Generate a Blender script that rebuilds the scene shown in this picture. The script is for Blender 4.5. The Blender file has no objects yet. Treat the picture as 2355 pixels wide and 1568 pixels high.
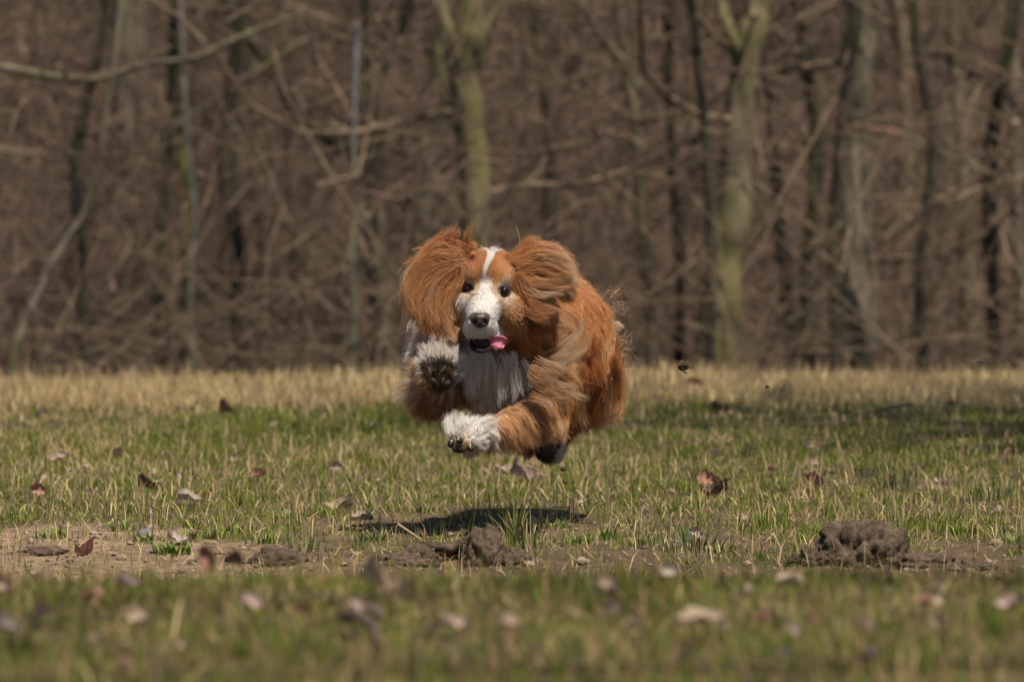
import bpy, bmesh, math, random
import numpy as np
from mathutils import Vector, Matrix, noise as mnoise
from mathutils.bvhtree import BVHTree
from mathutils.kdtree import KDTree

rng = np.random.default_rng(7)
random.seed(7)
scene = bpy.context.scene
COL = scene.collection

# ------------------------------------------------------------------ camera
CAM_H = 0.72
FPX = 13853.0            # focal length in pixels of a 2355 px wide picture
CX0, CY0 = 1177.5, 784.0
HORIZON = 329.0
PITCH = math.atan((CY0 - HORIZON) / FPX)
cam_d = bpy.data.cameras.new("camera")
cam = bpy.data.objects.new("camera", cam_d)
COL.objects.link(cam)
cam.location = (0, 0, CAM_H)
cam.rotation_euler = (math.radians(90) - PITCH, 0, 0)
cam_d.sensor_width = 36.0
cam_d.lens = 36.0 * FPX / 2355.0
cam_d.clip_start = 0.5
cam_d.clip_end = 600
cam_d.dof.use_dof = True
cam_d.dof.focus_distance = 11.02
cam_d.dof.aperture_fstop = 7.2
scene.camera = cam

# ------------------------------------------------------------------ sky and sun
SUN_TO = Vector((0.23, -0.37, 0.88)).normalized()
world = bpy.data.worlds.new("World")
scene.world = world
world.use_nodes = True
wn = world.node_tree
bg = wn.nodes["Background"]
sky = wn.nodes.new("ShaderNodeTexSky")
sky.sky_type = 'NISHITA'
sky.sun_disc = False
sky.sun_elevation = math.asin(SUN_TO.z)
sky.sun_rotation = math.atan2(SUN_TO.x, SUN_TO.y)
sky.air_density = 1.0
sky.dust_density = 1.5
wn.links.new(sky.outputs[0], bg.inputs[0])
bg.inputs[1].default_value = 0.062
sun_d = bpy.data.lights.new("sun", 'SUN')
sun_d.energy = 5.0
sun_d.angle = math.radians(0.6)
sun_d.color = (1.0, 0.92, 0.79)
sun = bpy.data.objects.new("sun", sun_d)
COL.objects.link(sun)
sun.rotation_euler = SUN_TO.to_track_quat('Z', 'Y').to_euler()
sun.location = (3, -3, 12)
vs = scene.view_settings
vs.view_transform = 'Standard'
vs.look = 'None'
vs.exposure = 0.62
vs.gamma = 1.0
vs.use_curve_mapping = False
scene.render.engine = 'CYCLES'
scene.cycles.use_denoising = True
try:
    scene.cycles.denoiser = 'OPENIMAGEDENOISE'
except Exception:
    pass
scene.cycles.max_bounces = 6
scene.cycles.diffuse_bounces = 3
scene.cycles.transparent_max_bounces = 8
scene.cycles_curves.shape = 'RIBBONS'
scene.cycles_curves.subdivisions = 2

# ------------------------------------------------------------------ helpers
def hash2(ix, iy, s):
    h = (ix.astype(np.int64) * 374761393 + iy.astype(np.int64) * 668265263 + s * 974634577) & 0x7fffffff
    h = ((h ^ (h >> 13)) * 1274126177) & 0x7fffffff
    return ((h ^ (h >> 16)) & 0xffff) / 65535.0

def vnoise(x, y, s=0):
    x = np.asarray(x, float); y = np.asarray(y, float)
    ix = np.floor(x); iy = np.floor(y)
    fx = x - ix; fy = y - iy
    fx = fx * fx * (3 - 2 * fx); fy = fy * fy * (3 - 2 * fy)
    a = hash2(ix, iy, s); b = hash2(ix + 1, iy, s); c = hash2(ix, iy + 1, s); d = hash2(ix + 1, iy + 1, s)
    return (a + (b - a) * fx) * (1 - fy) + (c + (d - c) * fx) * fy

def fbm(x, y, s=0, o=4):
    r = 0; a = 0.5
    for i in range(o):
        r = r + a * vnoise(np.asarray(x) * 2 ** i, np.asarray(y) * 2 ** i, s + i * 17)
        a *= 0.5
    return r

def sstep(a, b, x):
    t = np.clip((np.asarray(x, float) - a) / (b - a), 0, 1)
    return t * t * (3 - 2 * t)

def soil_mask(x, y):
    """1 where the ground is bare earth"""
    x = np.asarray(x, float); y = np.asarray(y, float)
    n = fbm(x * 3.1, y * 2.2, 5)
    back = 10.60 + .52 * sstep(-.38, -.62, x) + .10 * sstep(.5, .9, x)
    m = sstep(8.9, 9.4, y) * (1 - sstep(-.12, .16, y - back + (n - .47) * 1.1))
    m = m * (1 - .8 * sstep(.50, .58, fbm(x * 4.3 + 2, y * 3, 61)) * sstep(9.9, 10.2, y) * sstep(-.62, -.3, x))
    patch = sstep(.58, .68, fbm(x * 2.3 + 9, y * 1.1, 31)) * sstep(10.5, 11, y) * (1 - sstep(12.6, 13.6, y))
    under = .95 * np.exp(-((x + .02) / .42) ** 2 - ((y - 11.25) / .55) ** 2)
    return np.clip(m + .75 * patch + under, 0, 1)

def H(x, y):
    x = np.asarray(x, float); y = np.asarray(y, float)
    near = (0.176 + 0.02 * (vnoise(x * 1.7, y * .4, 3) - .5)) * (1 - sstep(7.2, 8.9, y))
    und = 0.018 * (vnoise(x * .8 + 3, y * .55, 11) - .5) * sstep(10, 12, y)
    fine = 0.012 * (fbm(x * 9, y * 9, 21) - .47) * (1 - .6 * sstep(14, 20, y))
    hollow = -0.012 * sstep(9.6, 9.9, y) * (1 - sstep(10.3, 10.9, y))
    sm = soil_mask(x, y) * sstep(9.0, 9.8, y)
    crumb = sm * (0.026 * (fbm(x * 17, y * 17, 41, 4) - .45) + .012 * np.maximum(fbm(x * 40, y * 40, 43, 2) - .42, 0))
    far = -0.075 * np.clip(y - 18.2, 0, 8.2)
    rise = 0.42 * np.clip(y - 44, 0, 40)
    crest = 0.02 * (vnoise(x * .9, y * .1 + 7, 77) - .5) * sstep(15, 17.5, y) * (1 - sstep(19, 21, y))
    left = -0.02 * sstep(.2, -1.2, x) * sstep(15, 18, y)
    return near + und + fine + hollow + crumb + far + rise + crest + left

def P(px, py, d):
    """display pixel (2355 wide) -> world point at ground distance d"""
    u = (px - CX0) / FPX; v = (CY0 - py) / FPX
    c, s = math.cos(PITCH), math.sin(PITCH)
    dirv = Vector((u, c + v * s, -s + v * c))
    k = d / dirv.y
    return Vector((dirv.x * k, d, CAM_H + dirv.z * k))

def G(px, py, lo=5.0, hi=24.0):
    """where the ray through a pixel meets the ground"""
    ds = np.linspace(lo, hi, 4000)
    u = (px - CX0) / FPX; v = (CY0 - py) / FPX
    c, s = math.cos(PITCH), math.sin(PITCH)
    dy = c + v * s
    x = u / dy * ds
    z = CAM_H + (-s + v * c) / dy * ds
    below = z < H(x, ds)
    i = int(np.argmax(below)) if below.any() else len(ds) - 1
    return Vector((float(x[i]), float(ds[i]), float(H(x[i], ds[i]))))

def mesh_np(name, verts, faces_flat, nper, smooth=True):
    """verts (N,3); faces as one array with a constant number of corners"""
    me = bpy.data.meshes.new(name)
    n = len(verts)
    me.vertices.add(n)
    me.vertices.foreach_set("co", np.asarray(verts, np.float32).ravel())
    f = np.asarray(faces_flat, np.int32).ravel()
    nf = len(f) // nper
    me.loops.add(len(f))
    me.loops.foreach_set("vertex_index", f)
    me.polygons.add(nf)
    me.polygons.foreach_set("loop_start", np.arange(nf, dtype=np.int32) * nper)
    me.polygons.foreach_set("loop_total", np.full(nf, nper, np.int32))
    me.update(calc_edges=True)
    if smooth:
        me.polygons.foreach_set("use_smooth", np.ones(nf, bool))
    return me

def add(name, me, mat, parent=None, label=None, cat=None, group=None, kind=None, loc=None):
    o = bpy.data.objects.new(name, me)
    COL.objects.link(o)
    if mat is not None and me is not None and len(me.materials) == 0:
        me.materials.append(mat)
    if parent is not None:
        o.parent = parent
    if loc is not None:
        o.location = loc
    if label: o["label"] = label
    if cat: o["category"] = cat
    if group: o["group"] = group
    if kind: o["kind"] = kind
    return o

def point_colors(me, cols, name="col"):
    a = me.attributes.new(name, 'FLOAT_COLOR', 'POINT')
    c = np.ones((len(cols), 4), np.float32)
    c[:, :3] = cols
    a.data.foreach_set("color", c.ravel())

class NT:
    def __init__(self, name):
        self.m = bpy.data.materials.new(name)
        self.m.use_nodes = True
        self.t = self.m.node_tree
        self.b = self.t.nodes["Principled BSDF"]
        self.out = self.t.nodes["Material Output"]
    def n(self, typ, **kw):
        nd = self.t.nodes.new(typ)
        for k, v in kw.items():
            setattr(nd, k, v)
        return nd
    def l(self, a, b):
        self.t.links.new(a, b)
    def noise(self, scale, detail=5, rough=.55, vec=None):
        nd = self.n("ShaderNodeTexNoise")
        nd.inputs["Scale"].default_value = scale
        nd.inputs["Detail"].default_value = detail
        nd.inputs["Roughness"].default_value = rough
        if vec is not None: self.l(vec, nd.inputs["Vector"])
        return nd
    def ramp(self, fac, stops):
        r = self.n("ShaderNodeValToRGB")
        e = r.color_ramp.elements
        while len(e) < len(stops): e.new(0.5)
        for el, (p, c) in zip(e, stops):
            el.position = p; el.color = (*c, 1)
        self.l(fac, r.inputs[0])
        return r
    def mix(self, fac, a, b, mode='MIX'):
        m = self.n("ShaderNodeMix", data_type='RGBA', blend_type=mode)
        for s, v in ((m.inputs[0], fac), (m.inputs[6], a), (m.inputs[7], b)):
            if isinstance(v, (int, float)): s.default_value = v
            elif isinstance(v, tuple): s.default_value = (*v, 1)
            else: self.l(v, s)
        return m.outputs[2]
    def bump(self, h, strength=.5, dist=.01):
        b = self.n("ShaderNodeBump")
        b.inputs["Strength"].default_value = strength
        b.inputs["Distance"].default_value = dist
        self.l(h, b.inputs["Height"])
        self.l(b.outputs[0], self.b.inputs["Normal"])

def pos(nt):
    g = nt.n("ShaderNodeNewGeometry")
    return g.outputs["Position"]

def attr(nt, name="col"):
    a = nt.n("ShaderNodeAttribute")
    a.attribute_name = name
    return a

# ------------------------------------------------------------------ materials
def m_leafy(name, transl=.35, rough=.6):
    nt = NT(name)
    a = attr(nt)
    nt.l(a.outputs["Color"], nt.b.inputs["Base Color"])
    nt.b.inputs["Roughness"].default_value = rough
    nt.b.inputs["Specular IOR Level"].default_value = .25
    tr = nt.n("ShaderNodeBsdfTranslucent")
    nt.l(a.outputs["Color"], tr.inputs[0])
    mx = nt.n("ShaderNodeMixShader")
    mx.inputs[0].default_value = transl
    nt.l(nt.b.outputs[0], mx.inputs[1]); nt.l(tr.outputs[0], mx.inputs[2])
    nt.l(mx.outputs[0], nt.out.inputs[0])
    return nt.m
M_GRASS = m_leafy("grass_blades")

def m_ground():
    nt = NT("earth_and_turf")
    p = pos(nt)
    soil = attr(nt, "soil").outputs["Fac"]
    wood = attr(nt, "wood").outputs["Fac"]
    n1 = nt.noise(7, 8, .6, p); n2 = nt.noise(60, 6, .65, p); n3 = nt.noise(2.2, 4, .5, p)
    turf = nt.ramp(n1.outputs[0], [(.3, (.035, .028, .016)), (.5, (.065, .05, .03)), (.7, (.115, .085, .05))])
    earth = nt.ramp(n2.outputs[0], [(.25, (.075, .052, .035)), (.5, (.19, .135, .09)), (.75, (.31, .23, .155))])
    e2 = nt.ramp(n1.outputs[0], [(.35, (.6, .6, .6)), (.65, (1.15, 1.1, 1.05))])
    earthm = nt.mix(1.0, earth.outputs[0], e2.outputs[0], 'MULTIPLY')
    earthm = nt.mix(attr(nt, 'moist').outputs['Fac'], earthm, nt.mix(1.0, earthm, (.55, .53, .52), 'MULTIPLY'))
    litter = nt.ramp(n2.outputs[0], [(.3, (.008, .006, .004)), (.5, (.025, .017, .011)), (.72, (.07, .046, .028))])
    c = nt.mix(soil, turf.outputs[0], earthm)
    c = nt.mix(wood, c, litter.outputs[0])
    nt.l(c, nt.b.inputs["Base Color"])
    nt.b.inputs["Roughness"].default_value = .95
    nt.b.inputs["Specular IOR Level"].default_value = .1
    nt.bump(n2.outputs[0], .7, .012)
    return nt.m
M_GROUND = m_ground()

def m_soil():
    nt = NT("loose_soil")
    p = pos(nt)
    n2 = nt.noise(70, 6, .65, p); n1 = nt.noise(16, 4, .6, p)
    r = nt.ramp(n2.outputs[0], [(.25, (.035, .026, .019)), (.5, (.085, .063, .046)), (.78, (.17, .128, .092))])
    r2 = nt.ramp(n1.outputs[0], [(.35, (.65, .62, .6)), (.65, (1.1, 1.05, 1.0))])
    nt.l(nt.mix(1.0, r.outputs[0], r2.outputs[0], 'MULTIPLY'), nt.b.inputs["Base Color"])
    nt.b.inputs["Roughness"].default_value = .95
    nt.b.inputs["Specular IOR Level"].default_value = .1
    nt.bump(n2.outputs[0], .9, .008)
    return nt.m
M_SOIL = m_soil()

def m_bark(name, c0, c1, moss=(.11, .12, .03), mossamt=.5, scale=9, patch=None):
    nt = NT(name)
    tc = nt.n("ShaderNodeTexCoord")
    mp = nt.n("ShaderNodeMapping")
    mp.inputs["Scale"].default_value = (1, 1, .35)
    nt.l(pos(nt), mp.inputs[0])
    n = nt.noise(scale * 2, 7, .65, mp.outputs[0])
    r = nt.ramp(n.outputs[0], [(.3, c0), (.62, c1)])
    mn = nt.noise(3.4, 5, .6, mp.outputs[0])
    f = nt.ramp(mn.outputs[0], [(.5 - .12 * mossamt, (0, 0, 0)), (.66 - .1 * mossamt, (mossamt,) * 3)])
    c = nt.mix(f.outputs[0], r.outputs[0], moss)
    if patch:
        pn = nt.noise(2.6, 3, .5, mp.outputs[0])
        pf = nt.ramp(pn.outputs[0], [(.58, (0, 0, 0)), (.64, (.9,) * 3)])
        c = nt.mix(pf.outputs[0], c, patch)
    nt.l(c, nt.b.inputs["Base Color"])
    nt.b.inputs["Roughness"].default_value = .9
    nt.b.inputs["Specular IOR Level"].default_value = .15
    nt.bump(n.outputs[0], .8, .02)
    return nt.m
M_BARK = m_bark("grey_mossy_bark", (.05, .04, .03), (.17, .14, .10))
M_BARK_PALE = m_bark("pale_bark", (.07, .058, .042), (.19, .155, .115), mossamt=.45)
M_BARK_TAN = m_bark("tan_bark", (.09, .065, .045), (.24, .175, .12), mossamt=.15)
M_BARK_BIRCH = m_bark("silvery_bark", (.06, .056, .05), (.20, .19, .19), mossamt=.6)
M_BARK_DARK = m_bark("dark_bark", (.03, .024, .018), (.11, .09, .065), mossamt=.4)
M_BARK_OLIVE = m_bark("olive_bark", (.028, .023, .016), (.19, .155, .10), moss=(.12, .11, .035), mossamt=.75, scale=3.5)
M_GAP_SHADE = m_bark("gap_shade", (.012, .010, .008), (.05, .042, .03), mossamt=.25)  # near-black colour paints the shade of gaps between trunks
M_BARK_MOSS = m_bark("yellow_mossy_bark", (.05, .042, .03), (.15, .125, .09), moss=(.17, .15, .03), mossamt=.95)
M_BARK_PATCH = m_bark("flaking_bark", (.045, .036, .028), (.20, .165, .125), mossamt=.45, patch=(.42, .22, .15))
def m_twig(name, a, b):
    nt = NT(name)
    n = nt.noise(2.6, 5, .7, pos(nt))
    r = nt.ramp(n.outputs[0], [(.3, a), (.7, b)])
    nt.l(r.outputs[0], nt.b.inputs["Base Color"])
    nt.b.inputs["Roughness"].default_value = .85
    nt.b.inputs["Specular IOR Level"].default_value = .2
    return nt.m
M_TWIG = m_twig("brown_twigs", (.022, .016, .011), (.25, .18, .118))
M_TWIG_RED = m_twig("reddish_twigs", (.028, .019, .015), (.26, .165, .125))

def m_plain(name, c, rough=.5, spec=.5, coat=0.0, c2=None, scale=60, bump=0, sss=0):
    nt = NT(name)
    if c2:
        n = nt.noise(scale, 4, .6, pos(nt))
        r = nt.ramp(n.outputs[0], [(.35, c), (.65, c2)])
        nt.l(r.outputs[0], nt.b.inputs["Base Color"])
        if bump: nt.bump(n.outputs[0], bump, .002)
    else:
        nt.b.inputs["Base Color"].default_value = (*c, 1)
    nt.b.inputs["Roughness"].default_value = rough
    nt.b.inputs["Specular IOR Level"].default_value = spec
    nt.b.inputs["Coat Weight"].default_value = coat
    nt.b.inputs["Coat Roughness"].default_value = .05
    if sss:
        nt.b.inputs["Subsurface Weight"].default_value = sss
        nt.b.inputs["Subsurface Scale"].default_value = .004
    return nt.m

def tube_mesh(name, pts, rads, sides=8):
    vv, ff = [], []
    n = len(pts)
    for i in range(n):
        a = Vector(pts[max(i - 1, 0)]); b = Vector(pts[min(i + 1, n - 1)])
        t = (b - a).normalized()
        u = t.orthogonal().normalized() if i == 0 else (u - t * u.dot(t)).normalized()
        w = t.cross(u)
        for k in range(sides):
            an = k / sides * 2 * math.pi
            vv.append((Vector(pts[i]) + (u * math.cos(an) + w * math.sin(an)) * rads[i])[:])
    for i in range(n - 1):
        for k in range(sides):
            a = i * sides + k; b = i * sides + (k + 1) % sides
            ff += [a, b, b + sides, a + sides]
    return mesh_np(name, vv, ff, 4)

# ------------------------------------------------------------------ ground
def axis(parts):
    out = []
    for a, b, st in parts:
        out.append(np.arange(a, b, st))
    out.append(np.array([parts[-1][1]]))
    return np.concatenate(out)
xs = axis([(-70, -10, 4), (-10, -2.4, .25), (-2.4, 2.4, .032), (2.4, 10, .25), (10, 70, 4)])
ys = axis([(-6, 4, .5), (4, 9, .06), (9, 12, .02), (12, 20, .09), (20, 30, .5), (30, 130, 2)])
XX, YY = np.meshgrid(xs, ys)
V = np.stack([XX.ravel(), YY.ravel(), H(XX, YY).ravel()], 1)
nx, ny = len(xs), len(ys)
i, j = np.meshgrid(np.arange(nx - 1), np.arange(ny - 1))
q = (j * nx + i).ravel()
F = np.stack([q, q + 1, q + nx + 1, q + nx], 1)
me = mesh_np("ground", V, F, 4)
for nm, vals in (("soil", soil_mask(V[:, 0], V[:, 1])), ("wood", sstep(18.6, 20.5, V[:, 1])), ("moist", sstep(-.62, -.2, V[:, 0] + .3 * (fbm(V[:, 0] * 3, V[:, 1] * 3, 91) - .5)))):
    a = me.attributes.new(nm, 'FLOAT', 'POINT')
    a.data.foreach_set("value", np.asarray(vals, np.float32))
add("ground", me, M_GROUND, kind="structure", label="rough meadow ground with bare earth strip and leaf-strewn wood floor")

# ------------------------------------------------------------------ grass
def blades(n, yr, half, hfun, wfun, colfun, dens, lean=.5, seed=0, cluster=0, crad=.02):
    r = np.random.default_rng(seed)
    y = r.uniform(yr[0], yr[1], n)
    x = r.uniform(-1, 1, n) * half(y)
    if cluster:
        nc = n // cluster
        k = r.integers(0, nc, n)
        rad = crad * r.gamma(2, .5, nc)[k]
        x, y = x[k] + r.normal(0, 1, n) * rad, y[k] + r.normal(0, 1, n) * rad
    keep = r.random(n) < dens(x, y)
    x, y = x[keep], y[keep]
    n = len(x)
    z = H(x, y) - .002
    h = hfun(x, y, r); w = wfun(x, y, r)
    az = r.uniform(0, 2 * math.pi, n)
    le = np.abs(r.normal(0, lean, n))
    # some blades are nearly flattened
    flat = r.random(n) < .12
    le[flat] += r.uniform(.6, 1.6, flat.sum())
    dx, dy = np.cos(az), np.sin(az)
    fa = r.uniform(0, 2 * math.pi, n)
    sx, sy = np.cos(fa) * w / 2, np.sin(fa) * w / 2
    def at(t):
        b = le * t
        rad = h * t * np.sinc(b / math.pi / 2)
        return x + dx * rad * np.sin(b / 2 + le * .25), y + dy * rad * np.sin(b / 2 + le * .25), z + rad * np.cos(np.minimum(b / 2 + le * .25, 1.5))
    vs_ = np.empty((n, 5, 3), np.float32)
    mx_, my_, mz_ = at(.55)
    tx, ty, tz = at(1.0)
    vs_[:, 0] = np.stack([x - sx, y - sy, z], 1); vs_[:, 1] = np.stack([x + sx, y + sy, z], 1)
    vs_[:, 2] = np.stack([mx_ + sx * .85, my_ + sy * .85, mz_], 1); vs_[:, 3] = np.stack([mx_ - sx * .85, my_ - sy * .85, mz_], 1)
    vs_[:, 4] = np.stack([tx, ty, tz], 1)
    base = np.arange(n) * 5
    tris = np.stack([base, base + 1, base + 2, base, base + 2, base + 3, base + 3, base + 2, base + 4], 1)
    c = colfun(x, y, r)
    cols = np.repeat(c[:, None, :], 5, 1)
    return vs_.reshape(-1, 3), tris.reshape(-1), cols.reshape(-1, 3)

GREENS = np.array([(.12, .155, .016), (.16, .185, .026), (.085, .12, .016), (.20, .205, .04)])
DRYS = np.array([(.47, .345, .165), (.62, .48, .25), (.35, .24, .115), (.42, .28, .155)])
def green_cols(x, y, r):
    c = GREENS[r.integers(0, 4, len(x))] * r.uniform(.75, 1.25, (len(x), 1))
    return c
def dry_cols(x, y, r):
    return np.minimum(DRYS[r.integers(0, 4, len(x))] * r.uniform(.8, 1.3, (len(x), 1)), .78)
half = lambda y: .088 * y + .75
def patchy(x, y): return .45 * fbm(x * 1.6 + 4, y * .8, 55) + .55 * fbm(x * 6.5, y * 3.2, 58)
def band(x, y): return sstep(15.6, 16.9, y + 1.4 * (vnoise(x * 1.1, y * .3, 9) - .5))
def thin(y): return 1 - .76 * sstep(9.6, 10.2, y) * (1 - sstep(11.7, 13.4, y))
def dens_green(x, y):
    s = soil_mask(x, y)
    return np.clip((.68 + .8 * sstep(.40, .60, patchy(x, y) + 0.06 * sstep(13, 14, y))) * (1 - .96 * s) * (1 - .85 * band(x, y)) * thin(y), 0, 1)
def dens_dry(x, y):
    s = soil_mask(x, y)
    mid = 1 - .45 * sstep(13.6, 14.4, y) * (1 - sstep(15.4, 16.2, y))
    return np.clip((.17 + .83 * band(x, y)) * mid * (1.3 - .7 * sstep(.4, .62, patchy(x, y))) * (1 - .93 * s) * thin(y), 0, 1)
def h_green(x, y, r):
    return r.gamma(5, 1 / 5, len(x)) * (.0095 + .010 * sstep(12.2, 15.5, y) + .006 * (1 - sstep(8.5, 10, y))) * (.55 + .9 * sstep(.35, .65, patchy(x, y)))
def h_dry(x, y, r):
    return r.gamma(4, 1 / 4, len(x)) * (.0095 + .024 * sstep(14.0, 17.2, y) + .006 * (1 - sstep(8.5, 10, y)))
wg = lambda x, y, r: r.uniform(.0014, .0030, len(x)) * (1 + .5 * sstep(13, 18, y))
parts = [blades(185000, (4.6, 13.5), half, h_green, wg, green_cols, dens_green, .9, 1),
         blades(125000, (13.5, 19.2), half, h_green, wg, green_cols, dens_green, .7, 2),
         blades(80000, (9.8, 15.0), half, lambda x, y, r: r.gamma(5, 1 / 5, len(x)) * .017, wg, lambda x, y, r: green_cols(x, y, r) * np.array([.97, 1.02, .8]), lambda x, y: .95 - .80 * soil_mask(x, y), .7, 12, 26, .022),
         blades(26000, (4.6, 9.0), half, lambda x, y, r: r.gamma(5, 1 / 5, len(x)) * .022, wg, lambda x, y, r: green_cols(x, y, r) * np.array([.97, 1.04, .8]), lambda x, y: 1 + 0 * x, .6, 13, 30, .03)]
def join_blades(name, parts, **kw):
    vv, ff, cc = [], [], []
    k = 0
    for v, f, c in parts:
        vv.append(v); ff.append(f + k); cc.append(c); k += len(v)
    me = mesh_np(name, np.concatenate(vv), np.concatenate(ff), 3, smooth=False)
    point_colors(me, np.concatenate(cc))
    return add(name, me, M_GRASS, kind="stuff", **kw)
join_blades("grass", parts, label="short green meadow grass growing in patches", cat="grass")
def h_straw(x, y, r): return r.uniform(.025, .065, len(x)) * (1 + .35 * sstep(16, 19, y))
parts = [blades(130000, (4.6, 13.5), half, h_dry, wg, dry_cols, dens_dry, 1.2, 3),
         blades(170000, (13.5, 19.2), half, h_dry, wg, dry_cols, dens_dry, .5, 4),
         blades(2600, (4.6, 19.2), half, h_straw, lambda x, y, r: r.uniform(.0016, .0028, len(x)), dry_cols, lambda x, y: 1 - .6 * soil_mask(x, y), .35, 5)]
join_blades("dry_grass", parts, label="bleached dry grass and straw stalks among the green", cat="dry grass")
# flat thatch of dead stems lying on the soil
def h_th(x, y, r): return r.uniform(.02, .06, len(x))
parts = [blades(42000, (9.4, 15), half, h_th, lambda x, y, r: r.uniform(.0012, .0022, len(x)), dry_cols, lambda x, y: .9 - .55 * soil_mask(x, y), 2.6, 6),
         blades(30000, (4.6, 9.4), half, h_th, lambda x, y, r: r.uniform(.0014, .0026, len(x)), lambda x, y, r: dry_cols(x, y, r) * np.array([.55, .5, .45]), lambda x, y: .9 + 0 * x, 1.8, 8)]
join_blades("thatch", parts, label="flattened dead grass stems lying over the earth", cat="dead grass")

# ------------------------------------------------------------------ loose earth, stones and clods
def lump(name, sx, sy, sz, seed, rough=.25, sub=4, freq=2.2, flat=True):
    """an irregular crumbling heap, its base at the origin"""
    bm = bmesh.new(); bmesh.ops.create_icosphere(bm, subdivisions=sub, radius=1)
    sd = Vector((seed * 3.17, seed * 1.31, seed * 7.7))
    for v in bm.verts:
        p = v.co.copy()
        n = mnoise.fractal(p * freq + sd, 1.0, 2.0, 4) * rough + mnoise.noise(p * freq * 3.7 + sd) * rough * .35
        cell = mnoise.cell(p * freq * 2.6 + sd) * rough * .35
        p = p * (1 + n + cell)
        if flat and p.z < 0: p.z *= .35
        v.co = Vector((p.x * sx, p.y * sy, p.z * sz))
    me = bpy.data.meshes.new(name); bm.to_mesh(me); bm.free()
    for pl in me.polygons: pl.use_smooth = True
    me.materials.append(M_SOIL)
    return me

def px2m(n, d): return n * d / FPX
def heap(name, px, py, wpx, hpx, seed, label, cat="soil heap", rough=.25, depth=1.0, freq=2.2, sub=5, sink=.0):
    g = G(px, py)
    w = px2m(wpx, g.y) / 2; h = px2m(hpx, g.y)
    return add(name, lump(name, w, w * depth, h, seed, rough, sub, freq), M_SOIL, label=label, cat=cat, loc=g + Vector((0, w * depth * .5, -.006 - sink)))

heap("soil_mound", 1990, 1298, 205, 108, 3.3, "tall crumbly dark soil mound beyond the blue-green grass tuft", rough=.32, freq=2.3)
heap("soil_mound", 1880, 1300, 120, 38, 8.1, "low dark clod broken open at the foot of the tall soil mound", rough=.45, freq=3.0)
heap("soil_mound", 2130, 1305, 190, 38, 5.2, "low spread of loose soil beside the tall mound", rough=.3, depth=.8)
heap("soil_mound", 640, 1300, 150, 48, 6.4, "smooth rounded grey-brown earth lump between two leafy weeds", rough=.16, freq=1.8)
heap("soil_mound", 920, 1298, 130, 32, 9.6, "small reddish earth lump in front of the dog's shadow", rough=.25)
heap("soil_mound", 1115, 1300, 110, 86, 2.7, "steep earth bank with grass on top beside a dark hollow", rough=.3, freq=2.6)
heap("soil_mound", 95, 1275, 130, 22, 12.6, "flat pale crust of dry soil in the bare patch", rough=.3)
heap("soil_mound", 2240, 1312, 110, 30, 14.2, "small grassy earth hump beyond the spread of loose soil", rough=.3)
heap("soil_mound", 965, 1300, 95, 50, 17.3, "knobbly brown clod at the foot of the turf crust", rough=.3, freq=2.4)
heap("soil_mound", 1180, 1302, 90, 40, 19.9, "low crumbly clod under the yellowish grass tuft", rough=.3, freq=2.4)
# overhanging turf lip over the hollow
def lip():
    g = G(1040, 1296)
    vv, ff = [], []
    NX, NY = 34, 12
    w = px2m(215, g.y)
    for side in (0, 1):
        for i in range(NX + 1):
            for k in range(NY + 1):
                u = i / NX; v = k / NY
                x = (u - .5) * w
                y = v * .16 - .01 + .018 * mnoise.noise(Vector((u * 6, v * 2, 1.1)))
                top = px2m(44 + 46 * u ** 1.6 + 8 * math.sin(u * 9), g.y) * (1 - .35 * v)
                edge = min(1, 6 * u, 6 * (1 - u))
                z = top * edge * (1 + .16 * mnoise.noise(Vector((u * 9, v * 5, 0)))) + .004 * mnoise.noise(Vector((u * 30, v * 18, 3)))
                if side:
                    z -= .015 + .006 * v + .006 * mnoise.noise(Vector((u * 14, v * 6, 9)))
                    z = max(z, -.01)
                vv.append((x, y, z))
    M = (NX + 1) * (NY + 1)
    idx = lambda i, k, s: s * M + i * (NY + 1) + k
    for i in range(NX):
        for k in range(NY):
            ff += [idx(i, k, 0), idx(i + 1, k, 0), idx(i + 1, k + 1, 0), idx(i, k + 1, 0)]
            ff += [idx(i, k, 1), idx(i, k + 1, 1), idx(i + 1, k + 1, 1), idx(i + 1, k, 1)]
        ff += [idx(i, 0, 1), idx(i + 1, 0, 1), idx(i + 1, 0, 0), idx(i, 0, 0)]
        ff += [idx(i, NY, 0), idx(i + 1, NY, 0), idx(i + 1, NY, 1), idx(i, NY, 1)]
    for k in range(NY):
        ff += [idx(0, k, 0), idx(0, k + 1, 0), idx(0, k + 1, 1), idx(0, k, 1)]
        ff += [idx(NX, k, 1), idx(NX, k + 1, 1), idx(NX, k + 1, 0), idx(NX, k, 0)]
    add("turf_lip", mesh_np("turf_lip", vv, ff, 4), M_SOIL, label="torn crust of turf overhanging the dark hollow under the dog", cat="turf", loc=g + Vector((0, .02, -.004)))
lip()
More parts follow.
